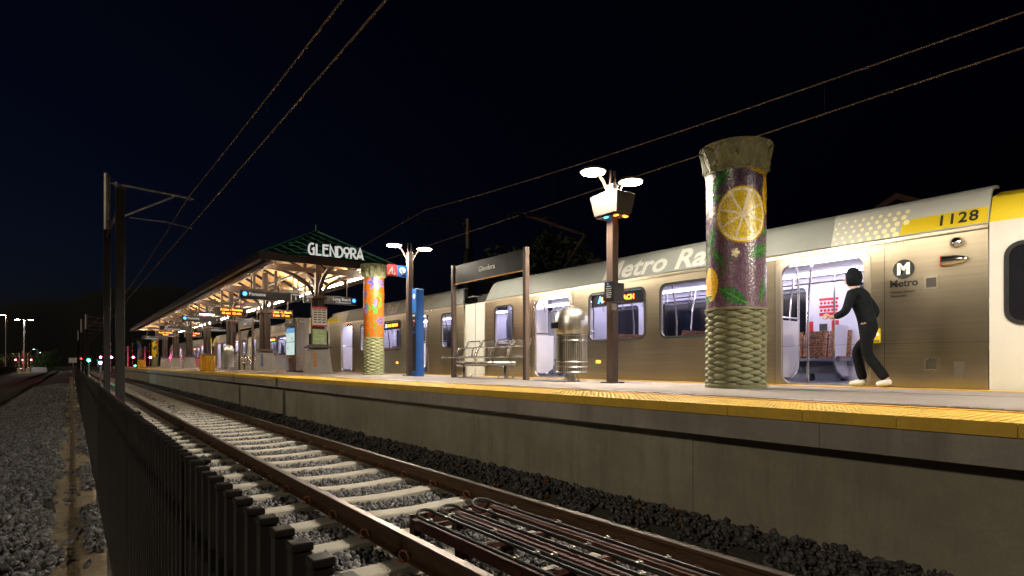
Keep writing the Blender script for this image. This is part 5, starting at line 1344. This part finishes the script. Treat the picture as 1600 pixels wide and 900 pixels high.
hh = MB(); hh.v = [(x, y, max(z, 1.50)) if (y < .235 or z > 1.625) else (x*.8, .225+(y-.225)*.78, 1.585+(z-1.585)*.8) for x, y, z in hm.v]; hh.f = hm.f; hh.mi = hm.mi
hh.build('hair', 'hair', body, smooth=True)
hd = MB(); hs_ = MB().sphere((0,.205,1.58),.125,18,14,1.16)
hd.v = [(x*(1.0 if z > 1.5 else 1.12), y-.012*(z < 1.5), z) if (y < .262) else (x*.86, .262+(y-.262)*.12, z) for x, y, z in hs_.v]; hd.f = [f for f in hs_.f if not all(hs_.v[i][1] > .285 and 1.47 < hs_.v[i][2] < 1.66 and abs(hs_.v[i][0]) < .085 for i in f)]; hd.mi = [0]*len(hd.f)
hd.build('hood', 'jacket', body, smooth=True)
fm = MB(); fm.add([(-.012,.318,1.535), (.012,.318,1.535), (0,.345,1.535), (0,.318,1.575)], [(0,1,2), (0,2,3), (1,3,2), (0,3,1)]); fm.build('nose', 'skin', body)
for s in (-1, 1):
    MB().sphere((s*.032,.312,1.572),.012,10,6).build('eye', 'textw', body, smooth=True); MB().sphere((s*.088,.225,1.55),.024,8,6,1.3).build('ear', 'skin', body, smooth=True)
MB().box(-.022,.022,.308,.316,1.498,1.505).build('mouth', 'redoxide', body)

# ================================================================== background, left of the fence
hl = MB(); A = []
random.seed(11)
prof = [(-58,1.5),(-42,3.9),(-38,4.9),(-33.5,6.1),(-30.5,6.7),(-28,6.2),(-25,4.7),(-21,3.6),(-14,3.0),(0,3.4),(15,4.2),(30,5.0),(50,4.2),(70,3)]
def pr(a):
    for (a0, e0), (a1, e1) in zip(prof, prof[1:]):
        if a0 <= a <= a1: q = (a-a0)/(a1-a0); q = q*q*(3-2*q); return e0+(e1-e0)*q
    return 2.
n = 160; rows = ((620, 0), (760, .45), (900, .8), (1050, 1.), (1300, .8), (1700, 0))
for rr, f in rows:
    for k in range(n+1):
        a = -58 + 128*k/n; t = R(a) + TH; e = math.tan(R(max(.2, pr(a) + .10*math.sin(k*.9) + .05*math.sin(k*2.3))))*1050*f + (random.uniform(-.8, .8) if f else -3)
        hl.v.append((rr*math.sin(t), rr*math.cos(t), e))
for r_ in range(len(rows)-1):
    for k in range(n): hl.f.append((r_*(n+1)+k, r_*(n+1)+k+1, (r_+1)*(n+1)+k+1, (r_+1)*(n+1)+k)); hl.mi.append(0)
hills = hl.build('hills', 'hill', smooth=True); hills['kind'] = 'structure'
# street crossing the tracks
rd = MB().box(-90, 3.9, 186, 198, -.50, -.40).build('road', 'asphalt'); rd['kind'] = 'structure'
vg = MB().add([(-9.0, 130, -.545), (-6.4, 130, -.53), (-7.0, 180, -.52), (-9.5, 180, -.52)], [(0, 1, 2, 3)]).build('grass', 'grass'); vg['kind'] = 'stuff'
pv = MB().add([(-6.3, 30, -.555), (-5.0, 30, -.535), (-5.6, 184, -.52), (-9.0, 184, -.53)], [(0, 1, 2, 3)]).build('pavement', 'asphalt'); pv['kind'] = 'structure'
def street_lamp(x, y, h, label, heads, mat, group='street lamps left of the tracks', arm=.8, rr=.09, dirx=1):
    t = thing('street_lamp', label, 'street lamp', (x, y, -.5), group)
    MB().lathe([(rr*1.2, 0), (rr, .3), (rr*.7, h)], 12).build('pole', 'galv', t, smooth=True)
    for s in heads:
        hd = MB().tube([(0, 0, h-.05), (s*arm*.5, 0, h+.05), (s*arm, 0, h+.05)], .04, 6).box(s*arm-.38, s*arm+.38, -.2, .2, h+.0, h+.08).build('lamp_head', 'galv', t)
        MB().box(s*arm-.34, s*arm+.34, -.17, .17, h-.05, h-.0005).build('lens', mat, hd)
M['farlamp'] = emis('street_lamp_lens', (.95, .95, 1.), 380.); M['warmlamp'] = emis('sodium_lens', (1., .62, .30), 260.); M['dimlamp'] = emis('dim_lamp_lens', (.6, .85, .8), 14.)
street_lamp(-8.45, 170, 11.6, 'twin-headed street lamp by the crossing signals', (-1, 1), 'farlamp', rr=.20, arm=1.15)
street_lamp(-10.6, 157, 11.7, 'single warm street lamp at the left edge of the view', (-1,), 'warmlamp', arm=.6, rr=.16)
for k, (x, y) in enumerate(((-13.8, 384), (-14.9, 492), (-15.7, 571), (-17.0, 680), (-18.6, 800))):
    street_lamp(x, y, 9.3, ('nearest lamp in the receding row above the shrubs', 'second lamp in the receding row above the shrubs', 'middle lamp in the receding row above the shrubs', 'fourth lamp in the receding row above the shrubs', 'last tiny lamp in the receding row above the shrubs')[k], (-1,), 'dimlamp', arm=1.6, rr=.35)
# level-crossing signals
def crossing_signal(x, y, label, gate=True, flash='ledredfar'):
    t = thing('crossing_signal', label, 'crossing signal', (x, y, -.5), 'level crossing signals')
    MB().lathe([(.09, 0), (.075, 4.3)], 12).build('mast', 'white', t, smooth=True)
    MB().box(-.35, .35, -.3, .3, 0, .9).build('base_cabinet', 'white', t, bevel=.02)
    cb = MB(); cb.bar((-.5, -.10, 3.55), (.5, -.10, 4.25), .02, .20, up=(0, 1, 0)); cb.bar((-.5, -.125, 4.25), (.5, -.125, 3.55), .02, .20, up=(0, 1, 0)); cb.build('crossbuck', 'white', t)
    ar = MB().tube([(-.75, -.05, 2.75), (.75, -.05, 2.75)], .035, 8).build('crossarm', 'galv', t)
    for s in (-1, 1):
        m_ = MB().lathe([(.22, 0), (.22, .03)], 18); m_.v = [(x_+s*.62, -.09-z, y_+2.75) for x_, y_, z in m_.v]; h = m_.build('signal_head', 'black', t)
        m_ = MB().lathe([(.12, 0), (.09, .03)], 14); m_.v = [(x_+s*.62, -.125-z, y_+2.75) for x_, y_, z in m_.v]; m_.build('red_lens', flash, h)
    if gate:
        gm = MB()
        for k in range(9): gm.k = k % 2; gm.box(.50, .58, -.05, .05, 1.0+k*.42, 1.0+(k+1)*.42-.001)
        gm.build('gate_arm', ['white', 'red'], t); MB().box(.36, .72, -.2, .2, .7, .999).build('gate_motor', 'galv', t)
    return t
crossing_signal(-9.33, 170.6, 'white crossing signal with crossbuck and raised gate, left of the twin street lamp')
crossing_signal(-7.84, 170, 'crossing signal with red and white raised gate, right of the twin street lamp')
for k, (x, y, lab) in enumerate(((3.8, 99, 'red flashing crossing signal at the far platform end, leftmost'), (6.2, 97, 'red flashing crossing signal at the far platform end, middle'), (8.3, 98, 'red flashing crossing signal at the far platform end, rightmost'))):
    crossing_signal(x, y, lab, flash='ledmag' if k != 1 else 'ledredfar')
def rail_signal(x, y, z, label, mat, h=None, r=.10):
    t = thing('rail_signal', label, 'rail signal', (x, y, -.3), 'small track-side signals')
    h = z+.3
    MB().lathe([(.05, 0), (.05, h-.2)], 10).build('mast', 'galv', t); MB().box(-.16, .16, -.02, .16, h-.25, h+.25).build('housing', 'black', t)
    m_ = MB().lathe([(r, 0), (r*.8, .03)], 16); m_.v = [(x_, -.0205-zz, y_+h) for x_, y_, zz in m_.v]; m_.build('lens', mat, t)
rail_signal(.94, 50, 1.57, 'small track-side signal glowing green left of the big poles', 'ledgreen', r=.085)
rail_signal(1.56, 49, 1.40, 'small track-side lamp glowing blue-white between the poles', 'ledwhite', r=.075)
rail_signal(5.0, 94, 2.6, 'tiny green signal above the far platform end', 'ledgreen', r=.07)
rail_signal(6.9, 95, 1.1, 'tiny low green signal beyond the platform end', 'ledgreen', r=.07)
rail_signal(.62, 60, 1.75, 'tiny red signal beside the most distant poles', 'ledred', r=.06)
ws = thing('notice_board', 'small white notice board on a post at the far fence end', 'notice', (.10, 60, -.3)); MB().box(-.03, .03, -.03, .03, 0, 2.1).build('post', 'galv', ws); MB().box(-.30, .24, -.05, -.031, 1.72, 2.14).build('board', 'white', ws)
# guard fence, planter, shrubs on the left
gf = thing('guard_fence', 'low dark railing beside the left verge', 'railing', (-9.2, 124, -.54))
for k in range(60): MB().box(-.03-.007*k, .03-.007*k, k*.7-.03, k*.7+.03, 0, 1.5).build('upright', 'fence', gf)
for z in (.12, 1.45): MB().bar((0, 0, z), (-.42, 41.5, z), .06, .08).build('rail', 'fence', gf)
pw = thing('planter_wall', 'low rounded concrete planter wall under the green shrubs', 'wall', (-6.0, 176, -.52)); MB().frust(0, 0, 0, 1.1, 1.5, 1.0, 1.3, .8).build('wall', 'plinth', pw, bevel=.15, seg=3)
def leaves(nm, c, rad, n, size, mat, parent, seed=0, clumps=14):
    rg = np.random.RandomState(seed); cc = rg.normal(0, 1, (clumps, 3)); cc /= np.linalg.norm(cc, axis=1)[:, None]; cc *= (rg.uniform(.35, 1, (clumps, 1))); cr = rg.uniform(.28, .5, clumps)
    k = rg.randint(0, clumps, n); d = rg.normal(0, 1, (n, 3)); d /= np.linalg.norm(d, axis=1)[:, None]; P = (cc[k] + d*(cr[k]*rg.uniform(.3, 1.05, n)**.5)[:, None])*np.array(rad) + np.array(c)
    a = rg.normal(0, 1, (n, 3)); a /= np.linalg.norm(a, axis=1)[:, None]; b = np.cross(a, rg.normal(0, 1, (n, 3))); b /= np.linalg.norm(b, axis=1)[:, None]; s = size*rg.uniform(.6, 1.3, (n, 1))
    V = np.stack([P-a*s, P+b*s*.45, P+a*s, P-b*s*.45], 1).reshape(-1, 3); mb = MB(); mb.v = [tuple(v) for v in V]; mb.f = [(4*i, 4*i+1, 4*i+2, 4*i+3) for i in range(n)]; mb.mi = [0]*n
    return mb.build(nm, mat, parent)
def tree(x, y, label, h, rad, mat, n, size, seed, cat='tree', name='tree', group=None, z=-.5):
    t = thing(name, label, cat, (x, y, z), group)
    tk = MB().tube([(0, 0, 0), (.05, .02, h*.3), (-.03, .05, h*.55), (.05, 0, h*.8)], [.022*h, .017*h, .012*h, .006*h], 9)
    for q in range(5):
        a = q*1.26+seed; tk.tube([(0, 0, h*(.28+.07*q)), (.4*rad[0]*math.cos(a), .4*rad[1]*math.sin(a), h*(.45+.07*q)), (.75*rad[0]*math.cos(a), .75*rad[1]*math.sin(a), h*(.55+.08*q))], [.010*h, .007*h, .003*h], 6)
    tk.build('trunk', 'bark', t, smooth=True); leaves('crown', (0, 0, h-rad[2]*.95), rad, n, size, mat, t, seed)
SH = [(-6.6, 181, 4.1, 'leafy green shrub lit beside the planter, left of the row', 1.9), (-5.4, 190, 5.0, 'taller leafy green shrub in the middle of the lit row', 2.1), (-3.7, 202, 5.2, 'rightmost green shrub of the lit row by the tracks', 2.3), (-11.4, 172, 4.2, 'shrub at the left edge behind the dark railing', 2.4), (-9.7, 182, 4.0, 'shrub behind the white crossing signal', 2.0)]
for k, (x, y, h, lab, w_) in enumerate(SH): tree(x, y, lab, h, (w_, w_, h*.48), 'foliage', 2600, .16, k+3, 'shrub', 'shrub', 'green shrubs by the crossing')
lv = [(21, 25.5, 'dark tree beyond the train seen under the pantograph', 9.0), (27, 31, 'dark tree in the gloom behind the name sign', 9.5), (33, 17, 'dim tree crown beyond the train right of the lamp post', 8.0)]
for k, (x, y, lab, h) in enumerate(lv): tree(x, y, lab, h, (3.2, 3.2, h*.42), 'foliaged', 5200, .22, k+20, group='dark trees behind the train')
# houses behind the train
def house(x, y, label, wx, wy, hw, hr, z=-.3):
    t = thing('house', label, 'house', (x, y, z), 'dark houses behind the train')
    MB().add([(-wx, -wy, 0), (wx, -wy, 0), (wx, wy, 0), (-wx, wy, 0), (-wx, -wy, hw), (wx, -wy, hw), (wx, wy, hw), (-wx, wy, hw), (-wx, 0, hr), (wx, 0, hr)], [(0, 1, 2, 3), (0, 4, 5, 1), (1, 5, 9, 6, 2), (2, 6, 7, 3), (3, 7, 8, 4, 0), (4, 8, 9, 5), (7, 6, 9, 8)]).build('wall', 'stucco', t)
    sl = (hr-hw)/wy; rf_ = MB()
    for s in (-1, 1): rf_.bar((0, 0, 0), (0, 0, 0.001), .01, .01) if False else rf_.add([(-wx-.4, s*(wy+.5), hw-.5*sl+.03), (wx+.4, s*(wy+.5), hw-.5*sl+.03), (wx+.4, 0, hr+.03), (-wx-.4, 0, hr+.03), (-wx-.4, s*(wy+.5), hw-.5*sl+.25), (wx+.4, s*(wy+.5), hw-.5*sl+.25), (wx+.4, 0, hr+.25), (-wx-.4, 0, hr+.25)], [(0, 1, 2, 3), (7, 6, 5, 4), (0, 4, 5, 1), (1, 5, 6, 2), (2, 6, 7, 3), (3, 7, 4, 0)])
    r_ = rf_.build('roof', 'rooftile', t)
    MB().box(-wx-.42, -wx-.405, -.3, .3, 0, .01) if False else None
    w_ = MB().box(-wx-.05, -wx-.001, -.45, .45, hw+.35, hw+1.15).build('window', 'black', t); MB().box(-wx-.08, -wx-.0505, -.52, .52, hw+1.15, hw+1.22).build('frame', 'rooftile', w_)
    MB().box(wx*.3, wx*.3+.9, wy*.4, wy*.4+.7, hw+.4, hr+1.2).build('chimney', 'stucco', r_)
house(29, 8.9, 'dark gabled house with reddish roof edge behind the numbered car', 5, 2.7, 6.1, 7.45); house(30, 0.8, 'dark roof with chimney at the right edge behind the car', 5, 4.2, 7.9, 9.7)
